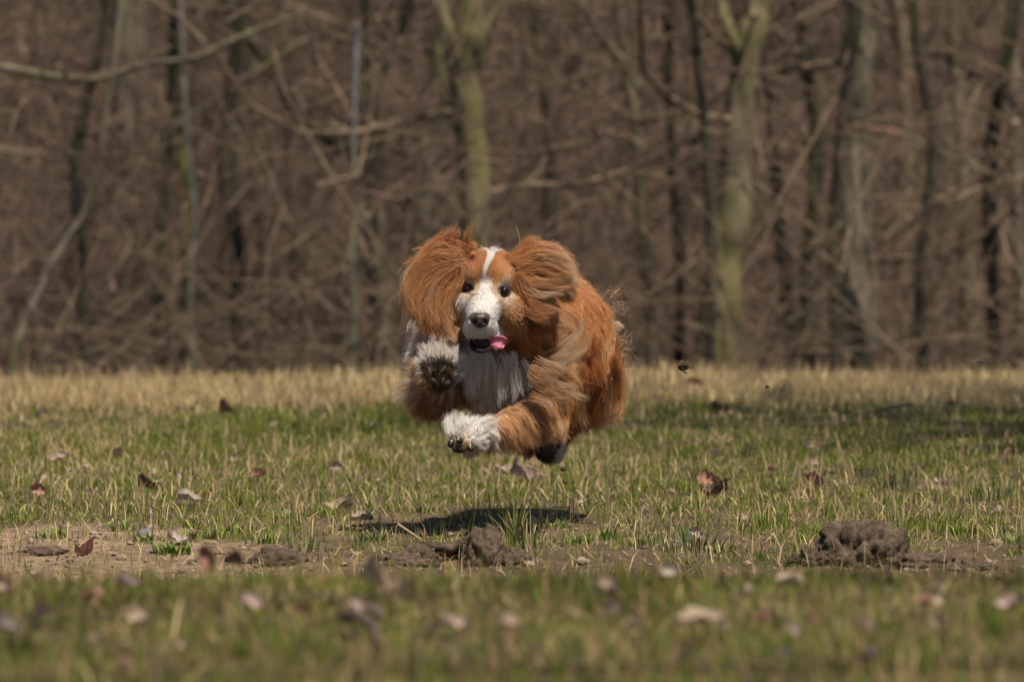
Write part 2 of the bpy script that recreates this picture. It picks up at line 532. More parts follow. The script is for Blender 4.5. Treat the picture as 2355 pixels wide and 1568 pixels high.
# stones
M_STONE = m_plain("dark_stone", (.045, .045, .05), .8, .3, c2=(.12, .12, .13), scale=55, bump=.6)
M_STONE2 = m_plain("buff_stone", (.17, .125, .085), .9, .2, c2=(.30, .23, .16), scale=55, bump=.6)
g = G(333, 1236); me_ = lump("stone", .016, .012, .016, 4.4, .3, 3); me_.materials.clear(); me_.materials.append(M_STONE)
add("stone", me_, M_STONE, label="dark blue-grey stone at the edge of the bare soil", cat="stone", loc=g)
for k, (px, py, w_) in enumerate([(110, 1222, 15), (215, 1228, 19), (350, 1215, 26), (60, 1228, 14), (560, 1262, 18), (1215, 1300, 30), (1545, 1262, 26), (1340, 1296, 34), (1585, 1258, 22), (300, 1250, 18), (2085, 1312, 20)]):
    g = G(px, py); s_ = px2m(w_, g.y) / 2
    me_ = lump("stone", s_, s_ * .8, s_ * .75, 20 + k, .22, 3); me_.materials.clear(); me_.materials.append(M_STONE2)
    add("stone", me_, M_STONE2, label="buff earth-stained stone half sunk in the bare soil", cat="stone", group="buff stones in the bare earth strip", loc=g)
# crumbs of soil, too many to count
def crumbs(n, seed):
    r = np.random.default_rng(seed)
    y = r.uniform(9.3, 12.2, n * 3); x = r.uniform(-1, 1, n * 3) * half(y)
    k = r.random(n * 3) < soil_mask(x, y) ** 2
    x, y = x[k][:n], y[k][:n]; n = len(x)
    bm = bmesh.new(); bmesh.ops.create_icosphere(bm, subdivisions=1, radius=1)
    bv = np.array([v.co[:] for v in bm.verts]); bf = np.array([[v.index for v in f.verts] for f in bm.faces]); bm.free()
    s = .0012 + r.gamma(1.1, .0015, n)
    s = np.minimum(s, .013)
    jit = 1 + r.normal(0, .36, (n, len(bv), 1))
    sc = r.uniform(.7, 1.3, (n, 1, 3)) * np.array([1, 1, .75])
    vv = bv[None] * jit * sc * s[:, None, None] + np.stack([x, y, H(x, y) + s * .25], 1)[:, None]
    ff = bf[None] + (np.arange(n) * len(bv))[:, None, None]
    add("soil_crumbs", mesh_np("soil_crumbs", vv.reshape(-1, 3), ff.reshape(-1), 3, smooth=False), M_SOIL2, kind="stuff", label="loose crumbs of dry soil over the bare earth", cat="soil")
M_SOIL2 = m_plain("dry_crumbs", (.11, .08, .055), .95, .1, c2=(.25, .18, .12), scale=40)
crumbs(5500, 3)

# ------------------------------------------------------------------ grass tufts and weeds
def tuft(px, py, n, hmm, spread, cols, label, cat="grass tuft", group=None, seed=0, wide=.0035, lean=.7):
    r = np.random.default_rng(seed)
    g = G(px, py)
    vv, ff, cc = [], [], []
    for i in range(n):
        a = r.uniform(0, 6.28); rr = spread * math.sqrt(r.random())
        b = np.array([rr * math.cos(a), rr * .6 * math.sin(a), 0])
        out = np.array([math.cos(a), math.sin(a), 0]) * r.uniform(.3, 1) + r.normal(0, .2, 3) * [1, 1, 0]
        L = hmm * r.uniform(.5, 1.15); ln = abs(r.normal(lean, .3))
        w = wide * r.uniform(.6, 1.2); sd = np.array([-out[1], out[0], 0]); sd = sd / (np.linalg.norm(sd) + 1e-6) * w / 2
        p = b.copy(); ang = .15; k0 = len(vv); c = np.array(cols[r.integers(len(cols))]) * r.uniform(.75, 1.25)
        S = 5
        for s in range(S + 1):
            t = s / S
            ww = sd * (1 - t ** 2 * .92)
            vv += [tuple(p - ww), tuple(p + ww)]; cc += [c, c]
            an = ang + ln * t * 1.3
            p = p + np.array([out[0] * math.sin(an), out[1] * math.sin(an), math.cos(an)]) * L / S
        for s in range(S):
            q_ = k0 + s * 2
            ff += [q_, q_ + 1, q_ + 3, q_ + 2]
    me = mesh_np("grass_tuft", vv, ff, 4); point_colors(me, np.array(cc))
    add("grass_tuft", me, M_GRASS, label=label, cat=cat, group=group, loc=g)
BLUE = [(.06, .10, .04), (.085, .125, .05), (.045, .08, .03), (.32, .26, .13)]
LIME = [(.13, .22, .03), (.17, .25, .04), (.09, .17, .025)]
YGR = [(.14, .17, .03), (.10, .14, .025), (.34, .27, .13), (.2, .2, .05)]
tuft(1590, 1272, 90, .075, .075, BLUE, "spreading blue-green grass tuft in front of bare soil", seed=1, wide=.0032, lean=1.2)
tuft(1180, 1255, 60, .085, .03, YGR, "tall yellowish grass tuft crowning the steep earth bank", seed=2)
tuft(1215, 1262, 26, .085, .028, BLUE, "small blue-green grass tuft beside the yellowish tuft", seed=3, wide=.003)
tuft(398, 1275, 60, .03, .035, LIME, "bright lime-green weed growing in the bare soil", cat="weed", seed=4, wide=.006, lean=1.1)
tuft(700, 1270, 26, .045, .03, BLUE, "thin dark grass tuft beside the rounded earth lump", seed=5)
tuft(2060, 1125, 50, .06, .05, YGR + BLUE, "upright dark green tuft behind the tall soil mound", seed=6)
tuft(2070, 1215, 40, .05, .05, YGR, "low yellow-green tuft at the back of the tall mound", seed=7)
tuft(1760, 1215, 50, .045, .06, LIME + YGR, "leafy green clump between the blue-green tuft and the mound", seed=8)
tuft(2290, 1150, 50, .05, .08, BLUE + YGR, "dark green clump of long grass beyond the loose soil", seed=9)
for k, (px, py) in enumerate([(120, 1238), (285, 1222), (345, 1248), (500, 1240), (545, 1225), (610, 1250), (440, 1240), (860, 1245), (760, 1185), (1330, 1252), (1400, 1240), (1470, 1255), (1270, 1215), (1680, 1270), (2200, 1230), (1900, 1180), (640, 1195), (980, 1180), (1900, 1225), (1550, 1180), (2330, 1250)]):
    tuft(px, py, 34, .026, .035, LIME + YGR, "small low green weed rosette on thinly grassed earth", cat="weed", group="small weeds on the earth strip", seed=40 + k, wide=.005, lean=1.0)

# ------------------------------------------------------------------ fallen leaves
def m_leafmat(name, a, b):
    nt = NT(name)
    n = nt.noise(90, 5, .6, pos(nt)); r = nt.ramp(n.outputs[0], [(.3, a), (.7, b)])
    nt.l(r.outputs[0], nt.b.inputs["Base Color"]); nt.b.inputs["Roughness"].default_value = .75
    tr = nt.n("ShaderNodeBsdfTranslucent"); nt.l(r.outputs[0], tr.inputs[0])
    mx = nt.n("ShaderNodeMixShader"); mx.inputs[0].default_value = .15
    nt.l(nt.b.outputs[0], mx.inputs[1]); nt.l(tr.outputs[0], mx.inputs[2]); nt.l(mx.outputs[0], nt.out.inputs[0])
    return nt.m
LM = {"tan": m_leafmat("tan_leaf", (.20, .145, .095), (.36, .27, .19)), "pale": m_leafmat("pale_leaf", (.21, .165, .13), (.36, .295, .24)),
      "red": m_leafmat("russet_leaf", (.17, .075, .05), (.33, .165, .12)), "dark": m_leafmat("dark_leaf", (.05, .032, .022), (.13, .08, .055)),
      "pink": m_leafmat("pinkish_leaf", (.21, .145, .12), (.36, .26, .215))}
LEAF_CACHE = {}
def leaf_mesh(var, curl, lobes, matk):
    key = (var, curl, lobes, matk)
    if key in LEAF_CACHE: return LEAF_CACHE[key]
    r = random.Random(var)
    NU, NV_ = 16, 6
    vv, ff = [], []
    for i in range(NU + 1):
        u = i / NU
        w = .42 * math.sin(math.pi * u ** .85) ** .75 * (1 + lobes * .38 * math.sin(u * 24 + var)) + .006
        for k in range(-NV_, NV_ + 1):
            v = k / NV_
            x = (u - .5); y = v * w
            z = curl * (v * v * .32 * (1 + .4 * math.sin(u * 5 + var)) + .18 * math.sin(u * 3.1 + var) * u) + .035 * math.sin(u * 13 + v * 4 + var) * abs(v) + .02 * abs(math.sin(u * 18)) * (1 - abs(v))
            vv.append((x, y * (1 - .25 * curl * abs(v)), z))
    st = 2 * NV_ + 1
    for i in range(NU):
        for k in range(st - 1):
            a = i * st + k
            ff += [a, a + 1, a + st + 1, a + st]
    me = mesh_np("fallen_leaf", vv, ff, 4); me.materials.append(LM[matk])
    LEAF_CACHE[key] = me
    return me
def leaf(px, py, wpx, matk, label, group=None, var=1, curl=.8, lobes=.5, tilt=(0, 0, 0), lift=.012, ext=1.0):
    g = G(px, py)
    o = add("fallen_leaf", leaf_mesh(var, curl, lobes, matk), None, label=label, cat="leaf", group=group, loc=g + Vector((0, 0, lift)))
    s_ = px2m(wpx, g.y) * ext * (.8 if g.y < 9 else .92)
    o.location.z -= .004
    o.scale = (s_, s_, s_)
    o.rotation_euler = [math.radians(a) for a in tilt]
    return o
leaf(1622, 1122, 62, "red", "large russet lobed leaf propped up on its edge", var=3, tilt=(62, 10, 12), lift=.022, lobes=.7)
leaf(1642, 1142, 66, "dark", "dark curled leaf under the large russet leaf", var=4, curl=1.2, tilt=(20, 5, -8), lift=.010)
leaf(1860, 1122, 46, "red", "russet leaf folded upright like a cup", var=5, curl=1.8, tilt=(70, 60, 20), lift=.02)
leaf(136, 1076, 56, "tan", "tan leaf tilted in sunlit green grass", var=6, tilt=(30, -14, 10), lift=.02, lobes=.2)
leaf(438, 1162, 66, "pale", "pale grey leaf lying on short grass near the bare patch", var=7, tilt=(14, 3, 4), lobes=.3)
leaf(1205, 1112, 84, "pink", "large crumpled pinkish leaf behind the dog's shadow", var=8, curl=1.1, tilt=(30, 12, 20), lift=.018, lobes=.9)
leaf(1165, 1090, 60, "pink", "flat pinkish leaf beside the large crumpled one", var=9, tilt=(12, -4, 5))
leaf(778, 1178, 76, "tan", "rolled tan leaf with a dark open end", var=10, curl=.9, tilt=(16, -4, 6), lobes=.1)
leaf(590, 1104, 46, "red", "russet brown leaf sunk in pale grass", var=11, tilt=(40, 5, -15))
leaf(772, 1092, 36, "pink", "small pinkish leaf standing among straw", var=12, tilt=(65, 0, 10), lift=.02)
leaf(90, 1144, 44, "red", "dull russet leaf upright near the meadow's shaggy edge", var=13, tilt=(68, 10, -10), lift=.018)
leaf(338, 1132, 50, "dark", "brown shrivelled leaf cluster in short grass", var=14, curl=1.6, tilt=(35, 0, 12), lobes=1.0, lift=.015)
leaf(412, 1252, 62, "pale", "grey ragged leaf by the lime-green weed", var=15, tilt=(18, 8, 0), lobes=.7)
leaf(192, 1280, 48, "red", "dark red curled leaf on the bare soil", var=16, curl=1.8, tilt=(20, 0, 20))
leaf(830, 1210, 60, "tan", "buff flat leaf at the tip of the dog's shadow", var=18, tilt=(10, 6, 10))
leaf(1600, 1262, 40, "pale", "pale leaf scrap caught in the blue-green tuft", var=19, tilt=(60, 30, 0), lift=.03)
leaf(526, 958, 46, "dark", "almost black leaf shape standing for a shadowed hollow in the green band", var=20, curl=1.8, tilt=(10, 0, 0), lift=.012)  # near-black leaf shape paints the shadow of a hollow
leaf(1655, 952, 44, "dark", "dark brown leaf cupped in the shaded green band", var=21, curl=1.5, tilt=(40, 0, 10), lift=.016)
leaf(1507, 932, 44, "red", "brown leaf at the edge of the bleached grass", var=22, tilt=(40, 0, 10), lift=.016)
leaf(1590, 905, 44, "red", "small russet leaf standing in bleached grass", var=23, tilt=(70, 0, 30), lift=.03)
# leaves on the near grass bank
leaf(470, 1352, 66, "red", "brown leaf standing upright on the near bank beside a darker one", var=24, curl=1.2, tilt=(75, 80, 0), lift=.04, ext=1.3)
leaf(532, 1366, 60, "dark", "dark brown curled leaf on the near bank", var=25, curl=1.7, tilt=(50, 20, 20), lift=.04)
leaf(575, 1445, 84, "pink", "pinkish tan leaf with rounded outline on the near bank", var=26, tilt=(35, 8, 10), lift=.03, lobes=.2)
leaf(878, 1418, 150, "tan", "big tan crumpled leaf on the near bank above a stick-shaped shadow stand-in", var=27, curl=1.3, tilt=(35, 16, 18), lift=.04, lobes=.8)
leaf(820, 1448, 70, "pink", "pinkish leaf tucked beside the big tan crumpled leaf", var=28, tilt=(40, 0, 40), lift=.03)
leaf(2162, 1432, 50, "tan", "round pale tan leaf on the near bank", var=29, tilt=(55, 0, 0), lift=.03, lobes=0)
leaf(1535, 1366, 56, "pale", "small whitish leaf at the crest of the near bank", var=30, tilt=(55, 0, 30), lift=.03, lobes=.2)
leaf(1610, 1492, 150, "tan", "long pale strip of leaf lying flat on the near bank", var=31, curl=.5, tilt=(10, 2, 4), lift=.03, lobes=.3)
leaf(12, 1500, 110, "pale", "broad pale leaf at the end of the near bank", var=32, tilt=(45, 0, 40), lift=.03)
leaf(300, 1395, 80, "pink", "thin pinkish leaf half hidden in near bank grass", var=33, tilt=(20, 0, 10), lift=.03)
leaf(1400, 1395, 70, "tan", "tan leaf fragment lying on the crest of the near bank", var=34, tilt=(40, 0, -20), lift=.03)
leaf(1820, 1500, 60, "pale", "slanting pale leaf blade on the near bank", var=35, tilt=(60, 50, 0), lift=.03, lobes=.1)
leaf(2320, 1450, 90, "pink", "pinkish leaf flat in the near bank's yellow grass", var=36, tilt=(25, 0, 0), lift=.03)
leaf(1170, 1500, 90, "tan", "wide tan leaf low in the near bank grass", var=37, tilt=(30, 10, 50), lift=.03)
rl = random.Random(5)
pool = [("tan", "small tan dry leaf lying loose in the meadow grass", "small tan leaves in the meadow"), ("pale", "small whitish dry leaf lying loose in the meadow grass", "small whitish leaves in the meadow"),
        ("pink", "small pink-tan dry leaf lying loose in the meadow grass", "small pink-tan leaves in the meadow"), ("red", "small russet dry leaf lying loose in the meadow grass", "small russet leaves in the meadow")]
for k in range(84):
    py = 905 + 300 * rl.random() ** 1.1
    px = rl.uniform(-60, 2415)
    mk, lb, gr = pool[rl.choice([0, 1, 2, 2, 0, 3])]
    leaf(px, py, rl.uniform(16, 38), mk, lb, group=gr, var=rl.choice([1, 2, 6, 8, 12]), curl=rl.choice([.5, .9, 1.3]), lobes=rl.choice([.2, .6]),
         tilt=(rl.uniform(5, 55), rl.uniform(-25, 25), rl.uniform(-180, 180)), lift=rl.uniform(.006, .014))
for k in range(34):
    px = rl.uniform(-60, 2415); py = rl.uniform(1350, 1560)
    leaf(px, py, rl.uniform(45, 95), rl.choice(["tan", "pink", "red", "tan"]), "small dry leaf scrap buried in the near bank grass", group="leaf scraps on the near bank", var=rl.choice([1, 2, 6]), curl=.9, lobes=.4,
         tilt=(rl.uniform(10, 60), rl.uniform(-25, 25), rl.uniform(-180, 180)), lift=.02)

# sticks
def stick(pts, r0, label, mat):
    a = [Vector(p) for p in pts]
    n = len(a)
    o = add("stick", tube_mesh("stick", [p - a[0] for p in a], [r0 * (1 - .5 * i / (n - 1)) for i in range(n)], 7), mat, label=label, cat="stick", loc=a[0])
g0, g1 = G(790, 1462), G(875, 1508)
stick([g0 + Vector((0, 0, .022)), (g0 * .7 + g1 * .3) + Vector((0, 0, .03)), (g0 * .4 + g1 * .6) + Vector((.01, 0, .022)), g1 + Vector((0, 0, .012))], .008, "dark stick shape standing for a diagonal shadow below the big tan leaf", LM["dark"])  # dark tube stands in for a diagonal shadow on the bank
g0, g1 = G(940, 1256), G(1005, 1290)
stick([g0 + Vector((-.02, 0, .04)), g0 + Vector((.01, 0, .02)), g0 + Vector((.03, 0, .004))], .003, "straw-coloured stalk poking up at the edge of the turf crust", LM["tan"])
g0 = G(1200, 1100)
stick([g0 + Vector((-.01, -.01, .03)), g0 + Vector((.02, -.01, .025)), g0 + Vector((.06, -.01, .012))], .0028, "thin brown twig lying across the crumpled pinkish leaf", M_BARK_TAN)
g0 = G(1782, 925)
stick([g0, g0 + Vector((.012, 0, .025)), g0 + Vector((.03, 0, .05))], .004, "short dark twig slanting out of the bleached grass", M_BARK_DARK)
g0 = G(2010, 968)
stick([g0 + Vector((-.05, 0, .02)), g0 + Vector((.02, 0, .03)), g0 + Vector((.1, 0, .045))], .006, "dark twig lying in the shaded green grass", M_BARK_DARK)

# clods thrown into the air by the dog's feet
def fly(px, py, d, spx, seed, label, stalks=0):
    p = P(px, py, d); s_ = px2m(spx, d) / 2
    me_ = lump("mud_clod", s_, s_, s_ * .8, seed, .45, 3, 2.6, flat=False)
    if stalks:
        r = random.Random(seed)
        bm = bmesh.new(); bm.from_mesh(me_)
        for k in range(stalks):
            a = Vector((r.gauss(0, 1), r.gauss(0, 1), r.gauss(0, 1))).normalized()
            b = a.cross(Vector((r.random(), r.random(), r.random()))).normalized()
            e = [a * s_ * .6, a * s_ * 1.2 + b * s_ * .5, a * s_ * 1.6 + b * s_ * 1.2]
            t_ = tube_mesh("t", e, [s_ * .09, s_ * .07, s_ * .03], 5); bm.from_mesh(t_); bpy.data.meshes.remove(t_)
        bm.to_mesh(me_); bm.free()
    add("mud_clod", me_, M_CLOD, label=label, cat="mud clod", loc=p)
M_CLOD = m_plain("wet_clod", (.03, .022, .016), .9, .2, c2=(.08, .06, .042), scale=80)
fly(1571, 841, 11.6, 26, 1.7, "clod of mud and rootlets flying in the air behind the dog", 9)
fly(1296, 1078, 11.3, 13, 2.9, "dark fleck of mud falling from the hind foot", 3)
fly(1299, 1108, 11.3, 10, 4.1, "tiny dark crumb of mud just above the grass under the hind foot", 2)
fly(1765, 889, 11.6, 9, 5.3, "small dark crumb of mud flying over the bleached grass")
fly(2252, 832, 11.9, 8, 6.4, "tiny mud crumb flying far from the dog")
# ------------------------------------------------------------------ the wood
class TB:
    """collects tapered tubes in one mesh"""
    def __init__(self): self.v, self.f, self.k = [], [], 0
    def tube(self, pts, r0, r1, sides=3):
        pts = np.asarray(pts, float); n = len(pts)
        t = np.gradient(pts, axis=0); t /= np.linalg.norm(t, axis=1, keepdims=True) + 1e-9
        ref = np.array([.31, .87, .39]) if abs(t[0] @ np.array([.31, .87, .39])) < .9 else np.array([1., 0, 0])
        u = np.cross(t, ref); u /= np.linalg.norm(u, axis=1, keepdims=True) + 1e-9
        w = np.cross(t, u)
        an = np.arange(sides) / sides * 2 * math.pi
        if np.isscalar(r0): rr = np.linspace(r0, r1, n)
        else: rr = np.asarray(r0)
        ring = pts[:, None] + (u[:, None] * np.cos(an)[None, :, None] + w[:, None] * np.sin(an)[None, :, None]) * rr[:, None, None]
        self.v.append(ring.reshape(-1, 3))
        i = np.arange(n - 1)[:, None] * sides; k = np.arange(sides)[None]
        a = i + k; b = i + (k + 1) % sides
        self.f.append((np.stack([a, b, b + sides, a + sides], -1) + self.k).reshape(-1, 4))
        self.k += n * sides
    def mesh(self, name, origin=(0, 0, 0)):
        v = np.concatenate(self.v) - np.array(origin)
        return mesh_np(name, v, np.concatenate(self.f), 4)

def wander(p, d, L, n, r, bend=.25, up=.0):
    pts = [np.array(p, float)]; d = np.array(d, float); d /= np.linalg.norm(d)
    for _ in range(n):
        d = d + r.normal(0, bend, 3) + np.array([0, 0, up]); d /= np.linalg.norm(d)
        pts.append(pts[-1] + d * L / n)
    return np.array(pts)

def spray(tb, p, d, L, r0, r, depth, up=.06):
    S = 7 if depth >= 2 else (4 if depth else 3)
    pts = wander(p, d, L, S, r, .27 * math.sqrt(7 / S), up * 7 / S)
    tb.tube(pts, r0, r0 * .35, 5 if r0 > .012 else 3)
    if depth <= 0: return
    for k in range(int(r.integers(3, 6))):
        i = int(r.integers(1, S + 1)); t = i / S
        dd = pts[i] - pts[i - 1]; dd /= np.linalg.norm(dd)
        side = r.normal(0, 1, 3); side -= dd * (side @ dd); side /= np.linalg.norm(side)
        spray(tb, pts[i], dd * .65 + side * .8, L * r.uniform(.35, .62), max(r0 * (1 - .6 * t) * .55, .0028), r, depth - 1, up)

def ground_below(x, y): return float(H(x, y))
BR_D = 27.0
def tree(path, D, mat, label, twmat, seed, nb=9, limbs=(), height=7.0, group=None, lowest=.5, bl=1.6):
    """path: (px, py, width px) from the foot upward; limbs: extra (points, w0, w1)"""
    r = np.random.default_rng(seed)
    ctr = []; rad = []
    for (px, py, w) in path:
        ctr.append(np.array(P(px, py, D)[:])); rad.append(px2m(w, D) / 2)
    foot = ctr[0].copy(); foot[2] = ground_below(foot[0], D) - .05
    ctr.insert(0, foot); rad.insert(0, rad[0] * 1.15)
    d = ctr[-1] - ctr[-2]; d /= np.linalg.norm(d); d = d * .5 + np.array([0, 0, .6])
    while ctr[-1][2] < height:
        d = d + r.normal(0, .08, 3); d[2] = max(d[2], .5); d /= np.linalg.norm(d)
        ctr.append(ctr[-1] + d * .55); rad.append(max(rad[-1] * .91, .012))
    C_ = catmull3(ctr, 6); Rr = np.interp(np.linspace(0, len(ctr) - 1, len(C_)), np.arange(len(ctr)), rad)
    kk = np.arange(len(C_)); Rr = Rr * (1 + .34 * (vnoise(kk * .37, kk * 0 + seed, 3) - .5) + .22 * (vnoise(kk * .93, kk * 0 + seed, 4) - .5))
    root = add("tree", None, None, label=label, cat="tree", group=group, loc=Vector(foot))
    tb = TB(); tb.tube(C_, Rr, None, 12)
    add("trunk", tb.mesh("trunk", foot), mat, root)
    for (pts, w0, w1) in limbs:
        tl = TB(); lc = catmull3([np.array(P(px, py, D + dd)[:]) for (px, py, dd) in pts], 6)
        tl.tube(lc, px2m(w0, D) / 2, px2m(w1, D) / 2, 8)
        add("limb", tl.mesh("limb", foot), mat, root)
    tc = TB()
    for k in range(nb):
        i = int(r.integers(int(len(C_) * .12), len(C_)))
        if C_[i][2] - foot[2] < lowest: continue
        a = r.uniform(0, 6.28)
        dd = np.array([math.cos(a), math.sin(a), r.uniform(-.1, .7)])
        spray(tc, C_[i], dd, bl * r.uniform(.6, 1.2), max(Rr[i] * .24, .007), r, 3)
    if tc.v:
        add("crown", tc.mesh("crown", foot), twmat, root)
    return root
def catmull3(pts, per):
    p = np.array([2 * np.array(pts[0]) - pts[1]] + list(pts) + [2 * np.array(pts[-1]) - pts[-2]], float)
    out = []
    for k in range(len(pts) - 1):
        a, b, c, d = p[k:k + 4]
        for f in np.linspace(0, 1, per, endpoint=False):
            out.append(.5 * (2 * b + (c - a) * f + (2 * a - 5 * b + 4 * c - d) * f * f + (3 * b - a - 3 * c + d) * f ** 3))
    out.append(p[-2])
    return np.array(out)

tree([(1092, 850, 76), (1088, 600, 70), (1094, 420, 70), (1076, 250, 64), (1070, 120, 70), (1085, 0, 58)], 24.0, M_BARK_OLIVE, "knobbly pale trunk forking high, behind the dog's head", M_TWIG, 11, 16,
     [([(1050, 200, 0), (1045, 110, -.05), (1010, 0, 0), (985, -120, 0), (960, -400, .2)], 34, 18), ([(1090, 170, 0), (1110, 80, -.05), (1150, 0, 0), (1215, -150, .1), (1260, -420, .3)], 30, 12),
      ([(1060, 300, 0), (1035, 240, .05), (1048, 150, -.06), (1060, 80, -.08)], 16, 12)])
tree([(965, 830, 46), (955, 640, 44), (975, 500, 36), (990, 380, 30), (1010, 240, 34), (1008, 100, 36), (1030, 0, 30)], 25.6, M_BARK, "grey leaning stem crowding the knobbly pale trunk", M_TWIG, 12, 10,
     [([(985, 330, 0), (930, 345, -.1), (880, 350, -.15), (820, 370, -.2)], 14, 8)])
tree([(1648, 850, 98), (1665, 640, 88), (1688, 480, 80), (1695, 330, 74), (1708, 180, 70), (1735, 60, 56), (1750, -20, 40)], 24.0, M_BARK_OLIVE, "thick mossy grey trunk with dark crook below its fork", M_TWIG, 13, 14,
     [([(1700, 150, 0), (1690, 105, -.05), (1672, 60, -.05), (1660, 0, 0), (1650, -150, 0)], 36, 24), ([(1655, 640, -.1), (1645, 520, -.1), (1620, 400, -.12), (1600, 310, -.1), (1565, 240, -.1), (1520, 225, 0)], 22, 8)])
tree([(1827, 830, 34), (1812, 700, 32), (1795, 560, 30), (1786, 430, 27), (1778, 330, 22), (1768, 220, 17), (1752, 90, 12)], 25.5, M_BARK_TAN, "slim tan trunk bowed beside the thick mossy trunk", M_TWIG, 14, 8)
tree([(1970, 850, 86), (1964, 600, 82), (1966, 400, 78), (1970, 200, 76), (1974, 0, 72)], 25.0, M_BARK_PATCH, "straight dark trunk with flaking orange bark patches", M_TWIG, 15, 14,
     [([(1940, 480, -.1), (1910, 560, -.15), (1880, 480, -.2), (1850, 330, -.2), (1800, 250, -.2)], 10, 6), ([(1950, 300, 0), (2040, 300, -.2), (2130, 330, -.3), (2230, 380, -.4), (2355, 420, -.5)], 9, 5)])
tree([(1500, 830, 36), (1492, 660, 34), (1478, 520, 34), (1468, 380, 32), (1462, 290, 26), (1440, 150, 22)], 27.0, M_BARK, "slender grey-green stem between the dog and the thick mossy trunk", M_TWIG_RED, 16, 9,
     [([(1470, 200, 0), (1400, 110, 0), (1350, 20, 0), (1310, -60, .1)], 30, 20)])
tree([(806, 850, 17), (815, 720, 16), (808, 580, 15), (822, 470, 11), (812, 380, 7)], 23.5, M_BARK_BIRCH, "thin silvery birch sapling beside the brown stems", M_TWIG_RED, 17, 6, height=1.0)
tree([(28, 848, 24), (50, 760, 23), (85, 680, 21), (118, 610, 19), (150, 555, 15), (210, 440, 12)], 23.0, M_BARK_PALE, "pale sapling leaning over the meadow edge", M_TWIG_RED, 18, 7, height=4)
tree([(425, 838, 30), (428, 640, 30), (430, 500, 28), (425, 330, 26), (420, 120, 24), (400, 0, 22)], 27.5, M_BARK_MOSS, "yellow-green moss covered stem with a pale lichen streak", M_TWIG_RED, 19, 10)
tree([(443, 838, 13), (437, 640, 17), (447, 520, 15), (441, 420, 12), (430, 300, 9), (418, 90, 8)], 26.0, M_BARK_BIRCH, "whitish lichened sapling hugging the yellow-green stem", M_TWIG_RED, 20, 5)
tree([(722, 838, 50), (716, 640, 52), (722, 460, 50), (735, 300, 46), (745, 100, 44), (760, 0, 40)], 29.0, M_BARK_TAN, "stout brown trunk behind the silvery sapling", M_TWIG, 21, 12)
tree([(598, 838, 34), (602, 700, 32), (596, 560, 30), (585, 380, 28), (580, 150, 24)], 30.0, M_BARK_DARK, "dark slim trunk near the narrow brown pole", M_TWIG, 22, 9)
tree([(655, 838, 26), (668, 700, 24), (676, 560, 22), (668, 380, 20), (650, 150, 16)], 28.0, M_BARK_TAN, "narrow brown pole between the dark slim and stout brown trunks", M_TWIG_RED, 23, 7)
tree([(290, 840, 28), (285, 700, 26), (280, 560, 22), (292, 400, 20), (300, 200, 18)], 30.0, M_BARK, "grey pole standing in reddish thicket", M_TWIG_RED, 24, 9)
tree([(1010, 560, 30), (900, 420, 34), (790, 345, 36), (700, 265, 38), (640, 170, 40), (585, 100, 40), (540, 40, 38)], 27.0, M_BARK_DARK, "slanting trunk leaning from the knobbly tree across the thicket", M_TWIG, 25, 12, height=3.2)
tree([(2080, 830, 40), (2075, 640, 40), (2085, 400, 36), (2078, 150, 34)], 30.0, M_BARK_TAN, "brown trunk just behind the flaking one", M_TWIG, 26, 9)
tree([(2235, 830, 44), (2228, 640, 40), (2215, 460, 36), (2205, 250, 34), (2190, 60, 30)], 28.0, M_BARK, "greyish trunk with a stubbed branch near the dark gap", M_TWIG, 27, 10,
     [([(2220, 470, 0), (2160, 455, -.1), (2100, 440, -.15)], 18, 10)])
tree([(2345, 830, 32), (2342, 560, 30), (2335, 300, 28), (2330, 60, 26)], 26.0, M_BARK_PALE, "pale trunk at the end of the row past the stubbed one", M_TWIG, 28, 9)
tree([(1880, 830, 30), (1890, 640, 30), (1885, 400, 26), (1880, 150, 22)], 31.0, M_BARK_DARK, "very dark stem between the tan and the flaking trunks", M_TWIG, 29, 9)
tree([(1395, 830, 26), (1390, 600, 24), (1400, 400, 22), (1385, 150, 20)], 32.0, M_BARK_TAN, "distant brown stem beyond the dog's back", M_TWIG, 30, 9)
tree([(890, 838, 26), (880, 640, 24), (872, 420, 24), (882, 200, 24), (905, 90, 26), (935, 20, 28)], 26.4, M_BARK, "crooked stem turning sideways above the silvery sapling", M_TWIG, 31, 8,
     [([(880, 130, 0), (800, 92, -.1), (720, 88, -.15), (640, 130, -.2), (540, 205, -.25), (430, 270, -.3), (360, 330, -.3)], 15, 6)])
tree([(-150, 838, 60), (-160, 500, 56), (-150, 200, 50), (-130, 0, 46)], 24.0, M_BARK, "mossy tree stretching a long bough over the thicket", M_TWIG, 32, 14,
     [([(-150, 130, 0), (0, 155, -.2), (130, 178, -.3), (230, 180, -.3), (330, 150, -.35), (450, 132, -.4), (560, 82, -.4), (700, 30, -.4)], 24, 8), ([(-150, 300, 0), (-40, 330, -.2), (20, 350, -.3), (80, 355, -.3)], 18, 8)])
tree([(2480, 838, 70), (2470, 500, 66), (2475, 100, 60)], 25.0, M_BARK, "broad mossy tree just past the pale end trunk", M_TWIG, 33, 14)

